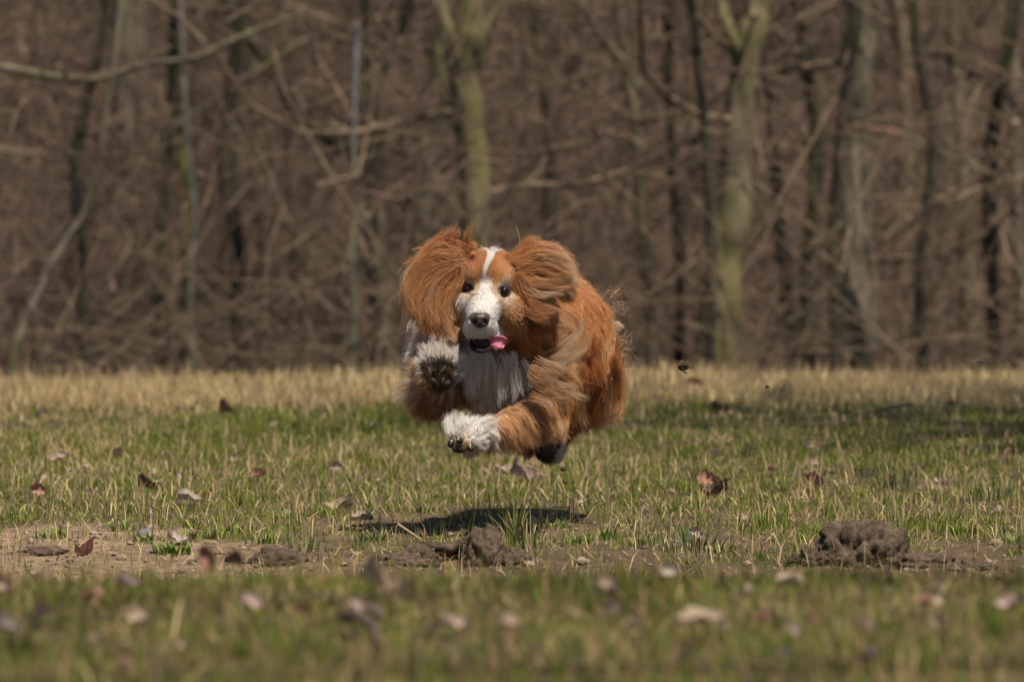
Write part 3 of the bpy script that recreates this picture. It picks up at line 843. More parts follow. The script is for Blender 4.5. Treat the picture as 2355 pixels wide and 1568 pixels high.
for q_, (px, w, D_, lb) in enumerate([(1925, 30, 27.5, "black stem standing for the shaded gap tight beside the flaking trunk"), (1632, 28, 26.5, "dark thin stem standing for the shaded gap along the thick mossy trunk"), (1862, 34, 28.5, "dark stem standing for the shaded gap hard by the slim tan trunk"),
        (2125, 30, 27.5, "dark stem standing for a shaded gap before the greyish stubbed trunk"), (860, 30, 29.0, "dark stem standing for a shaded gap next to the crooked one"), (535, 36, 29.0, "dark leaning stem standing for a shaded gap in the reddish thicket"), (200, 30, 28.0, "dark stem standing for a shaded gap near the grey pole"), (2290, 36, 28.5, "dark stem standing for a shaded gap between the stubbed and pale end trunks"), (1560, 26, 29.0, "dark stem standing for a shaded gap near the slender grey-green one"), (1270, 28, 29.5, "dark stem behind the dog's flying ear"), (370, 30, 29.5, "dark stem standing for a shaded gap near the yellow-green mossy stem")]):
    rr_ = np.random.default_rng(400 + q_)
    tree([(px, 850, w), (px + rr_.uniform(-15, 15), 600, w * .95), (px + rr_.uniform(-25, 25), 350, w * .9), (px + rr_.uniform(-40, 40), 60, w * .8)], D_ - 3.0, M_GAP_SHADE, lb, M_TWIG, 500 + q_, 8)  # dark stems added to stand for shaded gaps in the wood
# trees further in: five built, the rest copied
PROTO = []
rt = np.random.default_rng(99)
GR = "bare trees deeper in the wood"
LB = ["bare mossy grey tree deep in the wood behind the front row", "bare tan-barked tree deep in the wood", "bare dark-barked tree deep in the wood", "bare pale-barked tree deep in the wood", "bare grey tree with close brown twigs deep in the wood"]
for k in range(5):
    PROTO.append(tree([(CX0, 838, rt.uniform(34, 60)), (CX0 + rt.uniform(-20, 20), 500, 40), (CX0 + rt.uniform(-40, 40), 100, 34)], 36.0, [M_BARK, M_BARK_TAN, M_BARK_DARK, M_BARK_PALE, M_BARK][k], LB[k], [M_TWIG, M_TWIG_RED][k % 2], 200 + k, 22, group=GR, bl=2.0, lowest=.4))
spots = []
for k in range(64):
    y = rt.uniform(31, 52); x = rt.uniform(-1, 1) * (.092 * y + 1.2)
    spots.append((x, y))
for k, (x, y) in enumerate(spots):
    src = PROTO[k % 5]
    if k < 5: o = src
    else:
        o = src.copy(); COL.objects.link(o)
        for ch in src.children:
            c = ch.copy(); COL.objects.link(c); c.parent = o
    o.location = (x, y, ground_below(x, y) - .05)
    o.rotation_euler = (0, 0, rt.uniform(0, 6.28))
    s_ = rt.uniform(.8, 1.35); o.scale = (s_, s_, s_ * rt.uniform(.9, 1.2))
# tangled undergrowth, too dense to count
def thicket(name, n, yr, mat, seed, label, hmax=2.2, r0=(.003, .007), wide=1.0):
    r = np.random.default_rng(seed); tb = TB()
    for k in range(n):
        y = r.uniform(*yr); x = r.uniform(-1, 1) * (.09 * y + 1.0) * wide
        z = ground_below(x, y)
        a = r.uniform(0, 6.28)
        L = hmax * r.uniform(.45, 1.15)
        h0 = r.choice([0, 0, r.uniform(0, hmax)])
        d = np.array([math.cos(a) * r.uniform(.2, 1.3), math.sin(a) * .6, r.uniform(.3, 1.2) if h0 == 0 else r.uniform(-.5, .8)])
        pts = wander((x, y, z + h0), d, L, 5, r, .19, -.04)
        rad = r.uniform(*r0)
        tb.tube(pts, rad, rad * .4, 3)
        for q_ in range(3):
            i = int(r.integers(1, 6))
            tb.tube(wander(pts[i], pts[i] - pts[i - 1] + r.normal(0, L / 7, 3), L * r.uniform(.2, .5), 3, r, .24), rad * .6, rad * .25, 3)
    o = add(name, tb.mesh(name), mat, kind="stuff", label=label, cat="undergrowth")
    c = o.copy(); COL.objects.link(c); c.scale = (-1, 1, 1); c.location = (.4, .6, 0)
thicket("undergrowth", 420, (22.5, 29), M_TWIG, 301, "tangled bare brown undergrowth at the wood's edge", 1.7)
thicket("undergrowth", 1300, (27, 36), M_TWIG_RED, 302, "tangled reddish bare undergrowth between the trunks", 2.0)
thicket("undergrowth", 1700, (34, 48), M_TWIG, 303, "dense brown brushwood far back among the trunks", 2.6, (.005, .011))
# last dead leaves still on twigs
def hanging_leaves(n, seed):
    r = np.random.default_rng(seed)
    y = r.uniform(23, 32, n); x = r.uniform(-1, 1, n) * (.09 * y + .6); z = np.array([ground_below(a, b) for a, b in zip(x, y)]) + r.uniform(.3, 2.2, n)
    c = np.stack([x, y, z], 1); s = r.uniform(.015, .032, n)
    a = r.normal(0, 1, (n, 3)); a /= np.linalg.norm(a, axis=1, keepdims=True); b = np.cross(a, r.normal(0, 1, (n, 3))); b /= np.linalg.norm(b, axis=1, keepdims=True)
    a *= s[:, None]; b *= s[:, None] * .6; nn_ = np.cross(a, b) / s[:, None] * .5
    vv = np.stack([c - a, c - b + nn_, c + a, c + b + nn_], 1).reshape(-1, 3)
    f = np.arange(n)[:, None] * 4
    ff = np.concatenate([f + [[0, 1, 2]], f + [[0, 2, 3]]], 0)
    add("dead_leaves", mesh_np("dead_leaves", vv, ff, 3), LM["tan"], kind="stuff", label="last withered orange leaves clinging in the undergrowth", cat="leaves")
hanging_leaves(70, 77)

# two bare trees beside the meadow, outside the picture, whose twigs dapple the grass
def side_tree(x, y, h, lean, seed, label, nb):
    r = np.random.default_rng(seed)
    z0 = ground_below(x, y) - .05; foot = np.array([x, y, z0])
    C_ = wander(foot, (lean[0] * .25, lean[1] * .25, 1), h, 14, r, .06, .1)
    root = add("tree", None, None, label=label, cat="tree", loc=Vector(foot))
    tb = TB(); tb.tube(C_, .17, .04, 12); add("trunk", tb.mesh("trunk", foot), M_BARK, root)
    tc = TB()
    for k in range(nb):
        i = int(r.integers(6, 15)); a = r.uniform(0, 6.28)
        spray(tc, C_[i], (math.cos(a) + lean[0], math.sin(a) + lean[1], r.uniform(.0, .5)), r.uniform(1.6, 3.2), .05, r, 3, .03)
    add("crown", tc.mesh("crown", foot), M_TWIG, root)
side_tree(4.2, 12.9, 7.5, (-.9, .1), 71, "bare spreading tree standing alone beside the meadow", 32)
side_tree(3.6, 4.6, 7.0, (-.9, .05), 72, "added bare tree, out of view, shading the near bank", 6)  # added out of view to cast some shade on the bank
# ------------------------------------------------------------------ the dog
DOG_D = 11.0
PXM = DOG_D / FPX * .3875          # metres per drawing unit at the dog's head
def C(cx, cy, dy):
    return P(845.5 + cx * .3875, 488.5 + cy * .3875, DOG_D + dy)
def R(r, dy=0.0):
    return r * PXM * (DOG_D + dy) / DOG_D
DOG_BASE = Vector((.03, 11.3, float(H(.03, 11.3))))

def build_dog_mesh():
    bm = bmesh.new()
    def ell(c, rx, ry, rd, rot=0.0, sub=3):
        r = bmesh.ops.create_icosphere(bm, subdivisions=sub, radius=1.0)
        m = Matrix.Translation(C(*c)) @ Matrix.Rotation(math.radians(rot), 4, 'Y') @ Matrix.Diagonal((R(rx, c[2]), rd, R(ry, c[2]), 1))
        bmesh.ops.transform(bm, matrix=m, verts=r['verts'])
    def cap(a, ra, b, rb):
        t = bmesh.new()
        for c, r_ in ((a, ra), (b, rb)):
            k = bmesh.ops.create_icosphere(t, subdivisions=2, radius=R(r_, c[2]))
            bmesh.ops.transform(t, matrix=Matrix.Translation(C(*c)), verts=k['verts'])
        h = bmesh.ops.convex_hull(t, input=t.verts[:])
        junk = list({g for g in h['geom_interior'] + h['geom_unused'] if isinstance(g, bmesh.types.BMVert)})
        if junk: bmesh.ops.delete(t, geom=junk, context='VERTS')
        tm = bpy.data.meshes.new("t"); t.to_mesh(tm); t.free()
        bm.from_mesh(tm); bpy.data.meshes.remove(tm)
    def chain(*pts):
        for a, b in zip(pts[:-1], pts[1:]):
            cap(a[:3], a[3], b[:3], b[3])
    # skull, brow, muzzle, cheeks, jaw
    ell((722, 415, .060), 164, 152, .058)
    ell((640, 378, .046), 82, 84, .040); ell((795, 388, .046), 82, 84, .040); ell((715, 350, .040), 100, 90, .040)
    cap((703, 500, .020), 96, (672, 635, -.045), 72)
    ell((630, 672, -.022), 50, 56, .034); ell((716, 676, -.022), 50, 54, .034)
    ell((672, 700, -.040), 46, 36, .020)
    ell((600, 545, .040), 78, 100, .040); ell((830, 565, .050), 92, 120, .045)
    chain((745, 660, .060, 78), (690, 762, .004, 40), (672, 778, -.022, 40))
    # neck, chest, trunk
    chain((760, 540, .110, 170), (800, 700, .19, 235), (800, 830, .25, 270))
    ell((965, 610, .125), 130, 190, .06)
    ell((745, 940, .20), 230, 250, .10)
    chain((880, 800, .28, 290), (1085, 715, .46, 352), (1140, 790, .68, 300))
    ell((440, 800, .24), 175, 190, .09)
    # hind legs
    chain((1290, 950, .56, 205), (1240, 1120, .46, 105), (1110, 1300, .46, 66), (1078, 1395, .39, 88))
    chain((1000, 950, .60, 180), (960, 1150, .50, 100), (960, 1280, .48, 60), (950, 1340, .44, 62))
    # fore leg carrying the lower paw
    chain((985, 930, .22, 165), (1075, 1130, .17, 120), (820, 1265, .045, 76), (690, 1310, -.01, 66))
    ell((585, 1350, -.030), 98, 86, .034)
    # lifted fore leg
    chain((520, 920, .22, 140), (410, 1105, .15, 105), (400, 1030, .04, 84))
    ell((420, 960, -.005), 112, 100, .036)
    # tail stump
    chain((1370, 690, .80, 40), (1490, 655, .84, 14))
    # ears
    ell((515, 300, .062), 80, 72, .026); ell((408, 400, .055), 112, 150, .030, 10)
    ell((385, 522, .045), 80, 95, .026); ell((455, 585, .035), 58, 88, .020, -12)
    ell((915, 310, .070), 70, 62, .026); ell((1030, 315, .085), 122, 86, .026, 8)
    ell((1135, 370, .095), 66, 120, .024, -12)
    me0 = bpy.data.meshes.new("dog0"); bm.to_mesh(me0); bm.free()
    ob = bpy.data.objects.new("dog0", me0); COL.objects.link(ob)
    rm = ob.modifiers.new("r", 'REMESH'); rm.mode = 'VOXEL'; rm.voxel_size = .0042
    sm = ob.modifiers.new("s", 'SMOOTH'); sm.factor = .5; sm.iterations = 9
    dg = bpy.context.evaluated_depsgraph_get(); dg.update()
    me = bpy.data.meshes.new_from_object(ob.evaluated_get(dg))
    bpy.data.objects.remove(ob); bpy.data.meshes.remove(me0)
    me.name = "spaniel_body"
    return me

dog_me = build_dog_mesh()
nV = len(dog_me.vertices)
DV = np.empty(nV * 3, np.float32); dog_me.vertices.foreach_get("co", DV); DV = DV.reshape(-1, 3)
dog_me.calc_loop_triangles()
nT = len(dog_me.loop_triangles)
DT = np.empty(nT * 3, np.int32); dog_me.loop_triangles.foreach_get("vertices", DT); DT = DT.reshape(-1, 3)
bvh = BVHTree.FromPolygons([Vector(v) for v in DV.tolist()], DT.tolist())
CAMP = Vector((0, 0, CAM_H))
def hit(cx, cy, default=.15):
    far = C(cx, cy, 0.0)
    d = (far - CAMP).normalized()
    loc, nrm, _, _ = bvh.ray_cast(CAMP, d)
    if loc is None:
        p = C(cx, cy, default)
        loc, nrm, _, _ = bvh.find_nearest(p)
    return loc, nrm
def crop_xy(p):
    """world -> drawing coordinates on the photograph"""
    p = np.asarray(p, float)
    c, s = math.cos(PITCH), math.sin(PITCH)
    dz = p[:, 2] - CAM_H
    f = p[:, 1] * c - dz * s
    v = p[:, 1] * s + dz * c
    px = CX0 + p[:, 0] / f * FPX; py = CY0 - v / f * FPX
    return (px - 845.5) / .3875, (py - 488.5) / .3875

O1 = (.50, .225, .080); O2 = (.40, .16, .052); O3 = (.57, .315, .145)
WH = (.74, .70, .66); CW = (.68, .63, .58); CR = (.62, .48, .34); TN = (.46, .245, .105); BL = (.55, .37, .20)  # CW: chest white toned down for shade there and a dingy coat
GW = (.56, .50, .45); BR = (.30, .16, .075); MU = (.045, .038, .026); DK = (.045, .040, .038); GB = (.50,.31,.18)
# x, y, flow x, flow y, hair length, lift in degrees, colour
CTRL = [
 (667,592,0,-1,24,4,WH),(690,520,0,-1,28,4,WH),(697,440,0,-1,28,5,WH),(720,330,.1,-1,32,14,O1),(735,250,.1,-1,38,18,O1),
 (620,640,-.7,.5,26,4,WH),(600,700,-.5,.9,28,7,WH),(735,650,.7,.5,26,4,WH),(745,710,.5,.9,28,7,WH),(667,715,0,1,22,6,WH),
 (640,600,-.7,-.1,24,4,WH),(705,600,.7,-.1,24,4,WH),
 (630,520,-.8,.3,24,12,GW),(575,515,-.8,.6,34,14,GW),(560,600,-.6,.8,40,16,CR),(590,590,-.7,.6,30,14,CR),
 (640,410,-.3,-1,26,12,O1),(590,412,-.3,-1,12,8,CR),(550,450,-1,-.2,12,8,CR),(640,460,.3,-1,10,8,CR),(595,500,-.4,1,12,8,GW),(575,360,-.7,-.7,34,14,O1),(650,330,-.3,-1,32,14,O1),
 (770,400,.3,-1,28,12,O1),(815,425,.3,-1,12,8,CR),(852,465,1,-.2,12,8,CR),(764,475,-.3,-1,10,8,CR),(808,515,.4,1,12,8,GW),(855,400,.8,-.5,34,14,O1),(800,330,.3,-1,32,14,O1),
 (850,500,.8,.4,34,12,O3),(800,545,.6,.7,30,10,GB),(830,600,.5,.9,50,16,O3),(800,640,.5,.9,40,16,O3),(830,700,.4,1,80,18,O1),
 (600,300,-.7,-.5,50,16,O1),(660,265,-.3,-1,40,16,O1),(820,270,.5,-.8,45,16,O1),(870,290,.9,-.3,60,16,O1),
 # ear on the picture's left
 (520,260,-1,-.05,210,12,O1),(470,230,-1,.05,210,12,O1),(400,250,-.9,.45,210,10,O1),(320,320,-.65,.8,210,8,O3),(262,420,-.15,1,190,8,O1),
 (255,520,.35,1,170,8,O1),(300,600,.7,.7,150,20,O2),(400,400,-.85,.5,190,18,O1),(480,350,-.8,.5,190,16,O1),(400,520,-.5,.75,170,18,O3),
 (500,450,-.3,.95,180,18,BL),(450,590,.1,1,170,20,BL),(490,680,.3,1,140,20,O1),(400,660,.4,.9,130,20,O2),(330,480,-.5,.85,170,18,O1),
 # ear on the picture's right
 (920,290,1,-.35,160,18,O1),(1000,225,.97,0,190,10,O1),(1100,230,.85,.5,150,8,O3),(1175,310,.4,.9,90,8,BL),(950,350,.95,.25,200,15,O1),
 (1050,330,1,.15,180,16,O1),(1000,400,.85,.4,200,15,O3),(1100,420,.85,.35,140,14,BL),(1150,450,.7,.6,110,14,TN),
 # neck under that ear
 (905,480,.45,.9,130,15,O2),(1000,520,.6,.75,160,18,O1),(960,640,.5,.85,160,18,O2),(900,700,.35,.95,150,18,O1),(1010,720,.8,.6,180,18,O2),(870,780,.4,.9,150,20,O3),
 (545,560,-.1,1,120,14,O2),(550,700,0,1,110,16,CR),
 # chest
 (640,880,-.1,1,150,16,CW),(760,900,.1,1,180,16,CW),(860,860,.65,.7,200,20,GW),(900,950,.45,.9,160,18,GW),(700,1050,0,1,160,14,CW),(810,1050,.1,1,150,14,CW),
 (600,980,-.1,1,140,14,CW),(300,680,-.3,1,130,20,GW),(280,780,-.4,.9,130,22,GW),(520,790,0,1,120,16,GW),(940,860,.8,.3,200,20,GB),
 # trunk
 (1250,350,.5,.8,34,14,O1),(1330,470,.4,.9,50,16,O1),(1200,500,.15,1,80,16,O1),(1150,650,.25,1,150,16,TN),(1250,650,.25,1,150,14,O1),(1350,650,.2,1,130,14,O1),
 (1450,700,.3,1,110,18,O3),(1200,800,.1,1,200,14,TN),(1350,850,.1,1,230,12,O1),(1450,900,.1,1,220,14,O1),(1250,1000,.05,1,180,10,O1),(1400,1050,0,1,170,10,O2),
 (1300,1150,-.05,1,90,8,O2),(1470,1000,.15,1,200,14,O2),(1440,1150,0,1,90,8,O2),
 (1050,840,.8,.05,200,24,GB),(1100,950,.85,.25,190,24,TN),(1000,990,.75,.5,140,20,TN),(1130,760,.6,-.5,200,24,TN),(1480,660,.8,.2,60,20,CR),
 # fore leg with the lower paw
 (820,1130,.4,.9,70,14,O2),(900,1090,.6,.8,90,14,O1),(740,1215,.3,.95,60,14,O2),(800,1230,.35,1,120,18,O3),(900,1240,.4,.9,150,20,TN),(1000,1130,.7,.6,150,22,TN),
 (1050,1270,.4,.9,150,20,TN),(1130,1180,.3,1,160,18,TN),(730,1290,0,1,80,18,GB),(760,1350,.25,1,110,18,GB),(900,1340,.15,1,90,16,TN),
 (520,1270,-.15,-1,95,48,WH),(595,1280,0,-1,85,48,WH),(660,1270,.45,-.9,110,44,WH),(560,1310,-.2,-1,60,40,GW),(690,1310,.8,-.6,120,36,WH),(635,1310,.5,-.9,80,38,WH),
 (495,1320,-.5,-.8,50,36,GW),(665,1400,.7,.5,80,25,GW),(600,1430,.1,1,40,20,GW),(505,1400,-.4,.9,26,20,BR),(560,1380,0,.8,20,20,GB),(640,1360,.5,.4,50,24,GW),
 # lifted fore leg and paw
 (420,865,0,-1,120,42,WH),(350,880,-.5,-.9,120,42,GW),(490,880,.5,-.9,115,42,GW),(525,940,.9,-.3,110,38,GW),(510,1020,.8,.4,90,30,TN),(315,940,-.9,-.2,120,38,GB),
 (310,1030,-1,.15,140,34,TN),(320,1090,-.8,.5,140,28,BR),(400,1130,-.1,1,110,24,BR),(490,1110,.4,.9,90,22,BR),(350,1010,-.8,.4,90,30,GB),(420,955,0,-1,44,45,MU),
 (375,950,-.4,-.9,40,45,MU),(470,950,.4,-.9,40,45,MU),(420,1010,0,.9,40,25,MU),
 # hind foot
 (1140,1440,.5,.8,50,22,GW),(1070,1440,0,1,12,10,DK),(1040,1420,0,1,12,10,DK),
]
cp, cd = [], []
for (x, y, fx, fy, ln, lf, co) in CTRL:
    loc, nrm = hit(x, y)
    cp.append(loc[:]); d = Vector((fx, 0, -fy)).normalized()
    d = (d - nrm * d.dot(nrm) * .8)
    d = d.normalized() if d.length > .05 else Vector((fx, 0, -fy)).normalized()
    cd.append(d[:])
CPOS = np.array(cp); CDIR = np.array(cd)
CLEN = np.array([c[4] for c in CTRL]) * PXM; CLIFT = np.radians([c[5] for c in CTRL]); CCOL = np.array([c[6] for c in CTRL])

def field(p, power=3.0):
    W = np.empty((len(p), len(CPOS)))
    for a in range(0, len(p), 20000):
        d2 = ((p[a:a + 20000, None, :] - CPOS[None]) ** 2).sum(-1) + 1.5e-5
        W[a:a + 20000] = d2 ** (-power / 2)
    W /= W.sum(1, keepdims=True)
    return W

BLAZE = np.array([(748, 225, 26), (738, 262, 24), (722, 300, 20), (700, 345, 12), (692, 400, 10), (694, 440, 14), (696, 480, 34), (690, 520, 66),
                  (682, 560, 88), (674, 610, 104), (670, 660, 112), (670, 720, 112)], float)
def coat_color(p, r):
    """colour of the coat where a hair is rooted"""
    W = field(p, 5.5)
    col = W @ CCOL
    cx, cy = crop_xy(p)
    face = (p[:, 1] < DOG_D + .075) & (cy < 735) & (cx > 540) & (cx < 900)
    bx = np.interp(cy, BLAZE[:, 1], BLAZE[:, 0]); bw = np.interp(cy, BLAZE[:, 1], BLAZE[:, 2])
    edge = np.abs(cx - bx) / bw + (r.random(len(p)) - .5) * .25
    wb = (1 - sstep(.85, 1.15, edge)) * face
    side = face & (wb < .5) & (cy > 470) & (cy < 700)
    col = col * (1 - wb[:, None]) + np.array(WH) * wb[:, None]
    for ex, ey in ((595, 455), (808, 470)):
        rr = np.hypot((cx - ex) / 1.25, cy - ey)
        we = (1 - sstep(40, 62, rr)) * face * (1 - wb)
        col = col * (1 - we[:, None]) + np.array(CR) * we[:, None]
        wd = (1 - sstep(26, 40, rr)) * face
        col = col * (1 - wd[:, None] * .85) + np.array((.06, .035, .025)) * wd[:, None] * .85
    return col

MOUTH = (668, 782, 66, 48)
def excluded(p):
    cx, cy = crop_xy(p)
    near = p[:, 1] < DOG_D + .10
    e = np.zeros(len(p), bool)
    for ex, ey in ((595, 455), (808, 470)):
        e |= near & (((cx - ex) / 40) ** 2 + ((cy - ey) / 36) ** 2 < 1)
    e |= near & (((cx - 667) / 60) ** 2 + ((cy - 640) / 50) ** 2 < 1)
    e |= near & (((cx - MOUTH[0]) / MOUTH[2]) ** 2 + ((cy - MOUTH[1]) / MOUTH[3]) ** 2 < 1) & (cy > 734)
    for (qx, qy, qr) in ((500, 1372, 26), (545, 1402, 34), (612, 1398, 26)):
        e |= near & (np.hypot(cx - qx, cy - qy) < qr)
    return e

# surface sampling
A, B, Cc = DV[DT[:, 0]], DV[DT[:, 1]], DV[DT[:, 2]]
NRM = np.cross(B - A, Cc - A); AREA = np.linalg.norm(NRM, axis=1) / 2; NRM /= (2 * AREA[:, None] + 1e-12)
cen = (A + B + Cc) / 3
facing = (NRM * (np.array([0, 0, CAM_H]) - cen)).sum(1) > -1.0
ccx, ccy = crop_xy(cen)
headw = np.where((cen[:, 1] < DOG_D + .10) & (ccy < 760) & (ccx > 530) & (ccx < 910), 4.0, 1.0)
def sample(n, r):
    w = AREA * np.where(facing, 1, .45) * headw
    t = r.choice(nT, n, p=w / w.sum())
    u = r.random((n, 2)); f = u.sum(1) > 1; u[f] = 1 - u[f]
    return A[t] + (B - A)[t] * u[:, :1] + (Cc - A)[t] * u[:, 1:], NRM[t]

NP = 10
def grow(roots, nrms, r):
    W = field(roots)
    L = W @ CLEN; lift = W @ CLIFT
    d = W @ CDIR
    d += r.normal(0, 1, d.shape) * np.where(L < .016, .03, .10)[:, None]
    d -= nrms * (d * nrms).sum(1, keepdims=True)
    d /= np.linalg.norm(d, axis=1, keepdims=True) + 1e-9
    d = d * np.cos(lift)[:, None] + nrms * np.sin(lift)[:, None]
    L = L * r.uniform(.7, 1.15, len(L))
    pts = np.empty((len(roots), NP, 3)); pts[:, 0] = roots - nrms * .0015
    p = pts[:, 0].copy()
    wob = r.normal(0, 1, (len(roots), 3)); ph = r.uniform(0, 6.28, len(roots))
    for k in range(1, NP):
        t = k / (NP - 1)
        f = field(p, 3.0) @ CDIR
        f /= np.linalg.norm(f, axis=1, keepdims=True) + 1e-9
        long_ = sstep(.012, .04, L)[:, None]
        d = d * .72 + f * .28 + wob * (.10 * np.sin(ph + t * 5))[:, None] * long_ + np.array([0, 0, -.035]) * long_
        d /= np.linalg.norm(d, axis=1, keepdims=True) + 1e-9
        p = p + d * (L / (NP - 1))[:, None]
        for ii in range(len(p)):
            q, m, _, dist = bvh.find_nearest(p[ii])
            hm = (.0012 + .07 * L[ii] * t) if L[ii] > .016 else (.0007 + .03 * L[ii] * t)
            s_ = (p[ii, 0] - q.x) * m.x + (p[ii, 1] - q.y) * m.y + (p[ii, 2] - q.z) * m.z
            if s_ < hm and dist < .03:
                p[ii] += np.array(m) * (hm - s_)
        pts[:, k] = p
    return pts, L

HAIR_P, HAIR_C, HAIR_R, EAR_P, EAR_C, EAR_R = [], [], [], [], [], []
r1 = np.random.default_rng(21)
g_roots, g_n = sample(15000, r1)
ok = ~excluded(g_roots); g_roots, g_n = g_roots[ok], g_n[ok]
G_PTS, G_L = grow(g_roots, g_n, r1)
kd = KDTree(len(g_roots))
for ii, p_ in enumerate(g_roots): kd.insert(p_, ii)
kd.balance()
NCH = 340000
c_roots, c_n = sample(NCH, r1)
ok = ~excluded(c_roots); c_roots, c_n = c_roots[ok], c_n[ok]
gi = np.array([kd.find(p_)[1] for p_ in c_roots])
gp = G_PTS[gi]; gl = G_L[gi]
n_ = len(c_roots)
tt = np.linspace(0, 1, NP)
ls = np.where(gl > .03, r1.uniform(.55, 1.05, n_), r1.uniform(.8, 1.1, n_))
pos_t = np.clip(tt[None] * ls[:, None] * (NP - 1), 0, NP - 1.001)
k0 = pos_t.astype(int); fr = (pos_t - k0)[..., None]
idx = np.arange(n_)[:, None]
path = gp[idx, k0] * (1 - fr) + gp[idx, np.minimum(k0 + 1, NP - 1)] * fr
off = (c_roots - gp[:, 0])
clump = np.where(gl > .025, r1.uniform(.0, .62, n_), .1)
path = path + off[:, None, :] * (1 - clump[:, None] * tt[None] ** .7)[..., None]
amp = gl * np.where(gl > .025, r1.gamma(1.3, .045, n_), .03)
wv = r1.normal(0, 1, (n_, 3)); wv2 = r1.normal(0, 1, (n_, 3)); ph = r1.uniform(0, 6.28, n_)
path += (wv[:, None, :] * np.sin(ph[:, None] + tt[None] * 4.2)[..., None] + wv2[:, None, :] * (tt ** 1.5)[None, :, None]) * (amp[:, None] * tt[None])[..., None]
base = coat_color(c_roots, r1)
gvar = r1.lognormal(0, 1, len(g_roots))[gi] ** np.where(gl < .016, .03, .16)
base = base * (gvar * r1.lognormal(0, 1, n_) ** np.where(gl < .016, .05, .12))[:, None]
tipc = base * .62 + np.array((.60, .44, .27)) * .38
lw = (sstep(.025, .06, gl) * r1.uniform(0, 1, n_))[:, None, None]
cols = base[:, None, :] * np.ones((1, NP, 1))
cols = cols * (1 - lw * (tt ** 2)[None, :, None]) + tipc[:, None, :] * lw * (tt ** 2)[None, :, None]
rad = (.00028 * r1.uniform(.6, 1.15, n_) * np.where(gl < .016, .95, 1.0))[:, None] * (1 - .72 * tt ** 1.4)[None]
cx_, cy_ = crop_xy(c_roots)
ear_l = (c_roots[:, 1] < DOG_D + .12) & (cx_ < 545) & (cy_ < 720)
ear_r = (c_roots[:, 1] < DOG_D + .135) & (cx_ > 885) & (cy_ < 500)
SETS = {"coat": [[], [], []], "ear_l": [[], [], []], "ear_r": [[], [], []]}
for key, m in (("ear_l", ear_l), ("ear_r", ear_r), ("coat", ~(ear_l | ear_r))):
    SETS[key][0].append(path[m]); SETS[key][1].append(cols[m]); SETS[key][2].append(rad[m])

def catmull(pts, n):
    p = np.array([pts[0]] + list(pts) + [pts[-1]], float)
    out = []
    segs = len(pts) - 1
    for t in np.linspace(0, segs - 1e-6, n):
        k = int(t); f = t - k
        a, b, c, d = p[k:k + 4]
        out.append(.5 * (2 * b + (c - a) * f + (2 * a - 5 * b + 4 * c - d) * f * f + (3 * b - a - 3 * c + d) * f ** 3))
    return np.array(out)
NL = NP
def lock(key, pts, dy0, dy1, w, n, c0, c1, r=r1, taper=.6):
    """a lock of long hair drawn along a line of points"""
    dys = np.linspace(dy0, dy1, len(pts))
    line = catmull([C(x, y, dd)[:] for (x, y), dd in zip(pts, dys)], 24)
    ln = r.uniform(.62, 1.0, n)
    tq = np.linspace(0, 1, NL)[None] * ln[:, None] * 23
    k = np.minimum(tq.astype(int), 22); f = (tq - k)[..., None]
    base_ = line[k] * (1 - f) + line[k + 1] * f
    o = r.normal(0, .62, (n, 3)) * R(w)
    fall = (1 - taper * (tq / 23) ** 1.2)[..., None]
    a = r.normal(0, 1, (n, 3)); b = r.uniform(0, 6.28, n)
    t1 = np.linspace(0, 1, NL)
    pth = base_ + o[:, None] * fall + a[:, None] * (np.sin(b[:, None] + t1[None] * 5) * t1[None] * R(w) * .6)[..., None]
    c0 = np.array(c0)[None] * r.lognormal(0, .15, n)[:, None]; c1 = np.array(c1)[None] * r.lognormal(0, .12, n)[:, None]
    cc = c0[:, None] * (1 - t1 ** 1.5)[None, :, None] + c1[:, None] * (t1 ** 1.5)[None, :, None]
    rr = (.00027 * r.uniform(.6, 1.1, n))[:, None] * (1 - .7 * t1 ** 1.5)[None]
    SETS[key][0].append(pth); SETS[key][1].append(cc); SETS[key][2].append(rr)

E = "ear_l"
for pts, w, n, c0, c1 in [
  ([(530,245),(470,180),(490,125),(525,90)],34,150,O1,O3), ([(550,235),(515,165),(545,120),(535,95)],22,70,O1,BL),
  ([(575,245),(585,165),(600,120),(618,58)],26,110,O1,O3), ([(510,250),(400,205),(425,150),(515,96)],30,110,O1,O3),
  ([(480,250),(380,225),(345,200),(400,160)],26,70,O1,O3), ([(560,240),(620,190),(640,200),(625,215)],24,60,O1,O3),
  ([(560,265),(430,230),(320,300),(255,420),(232,530)],55,420,O1,O3), ([(560,285),(400,285),(305,380),(258,500),(300,610)],55,420,O1,O1),
  ([(555,315),(440,345),(345,430),(292,530),(335,640)],55,380,O1,O2), ([(555,330),(450,400),(380,480),(330,560),(380,660)],50,320,O3,O1),
  ([(550,345),(470,425),(430,520),(440,640),(500,720),(522,772)],34,210,O1,BL), ([(548,360),(505,470),(482,560),(500,625),(534,636)],20,90,BL,CR),
  ([(545,380),(520,500),(470,600),(430,680),(395,735)],34,170,O1,O2), ([(548,370),(515,470),(520,560),(455,640),(480,740),(530,768)],18,80,BL,CR),
  ([(385,300),(368,345),(395,405),(445,420),(520,415)],10,40,BL,CR), ([(480,300),(400,330),(330,330),(260,400)],12,40,BL,CR),
  ([(240,430),(215,470),(225,540),(270,590)],7,14,BL,CR), ([(500,420),(455,480),(470,560),(430,640)],12,50,BL,CR),
  ([(500,400),(400,420),(330,430),(280,500)],12,40,BL,CR), ([(420,560),(360,560),(320,590)],10,30,BL,CR),
  ([(360,610),(370,680),(385,740)],30,90,O2,O1),([(320,590),(330,640),(350,690)],30,90,O2,O2)]:
    lock(E, pts, .045, .01, w, n, c0, c1)
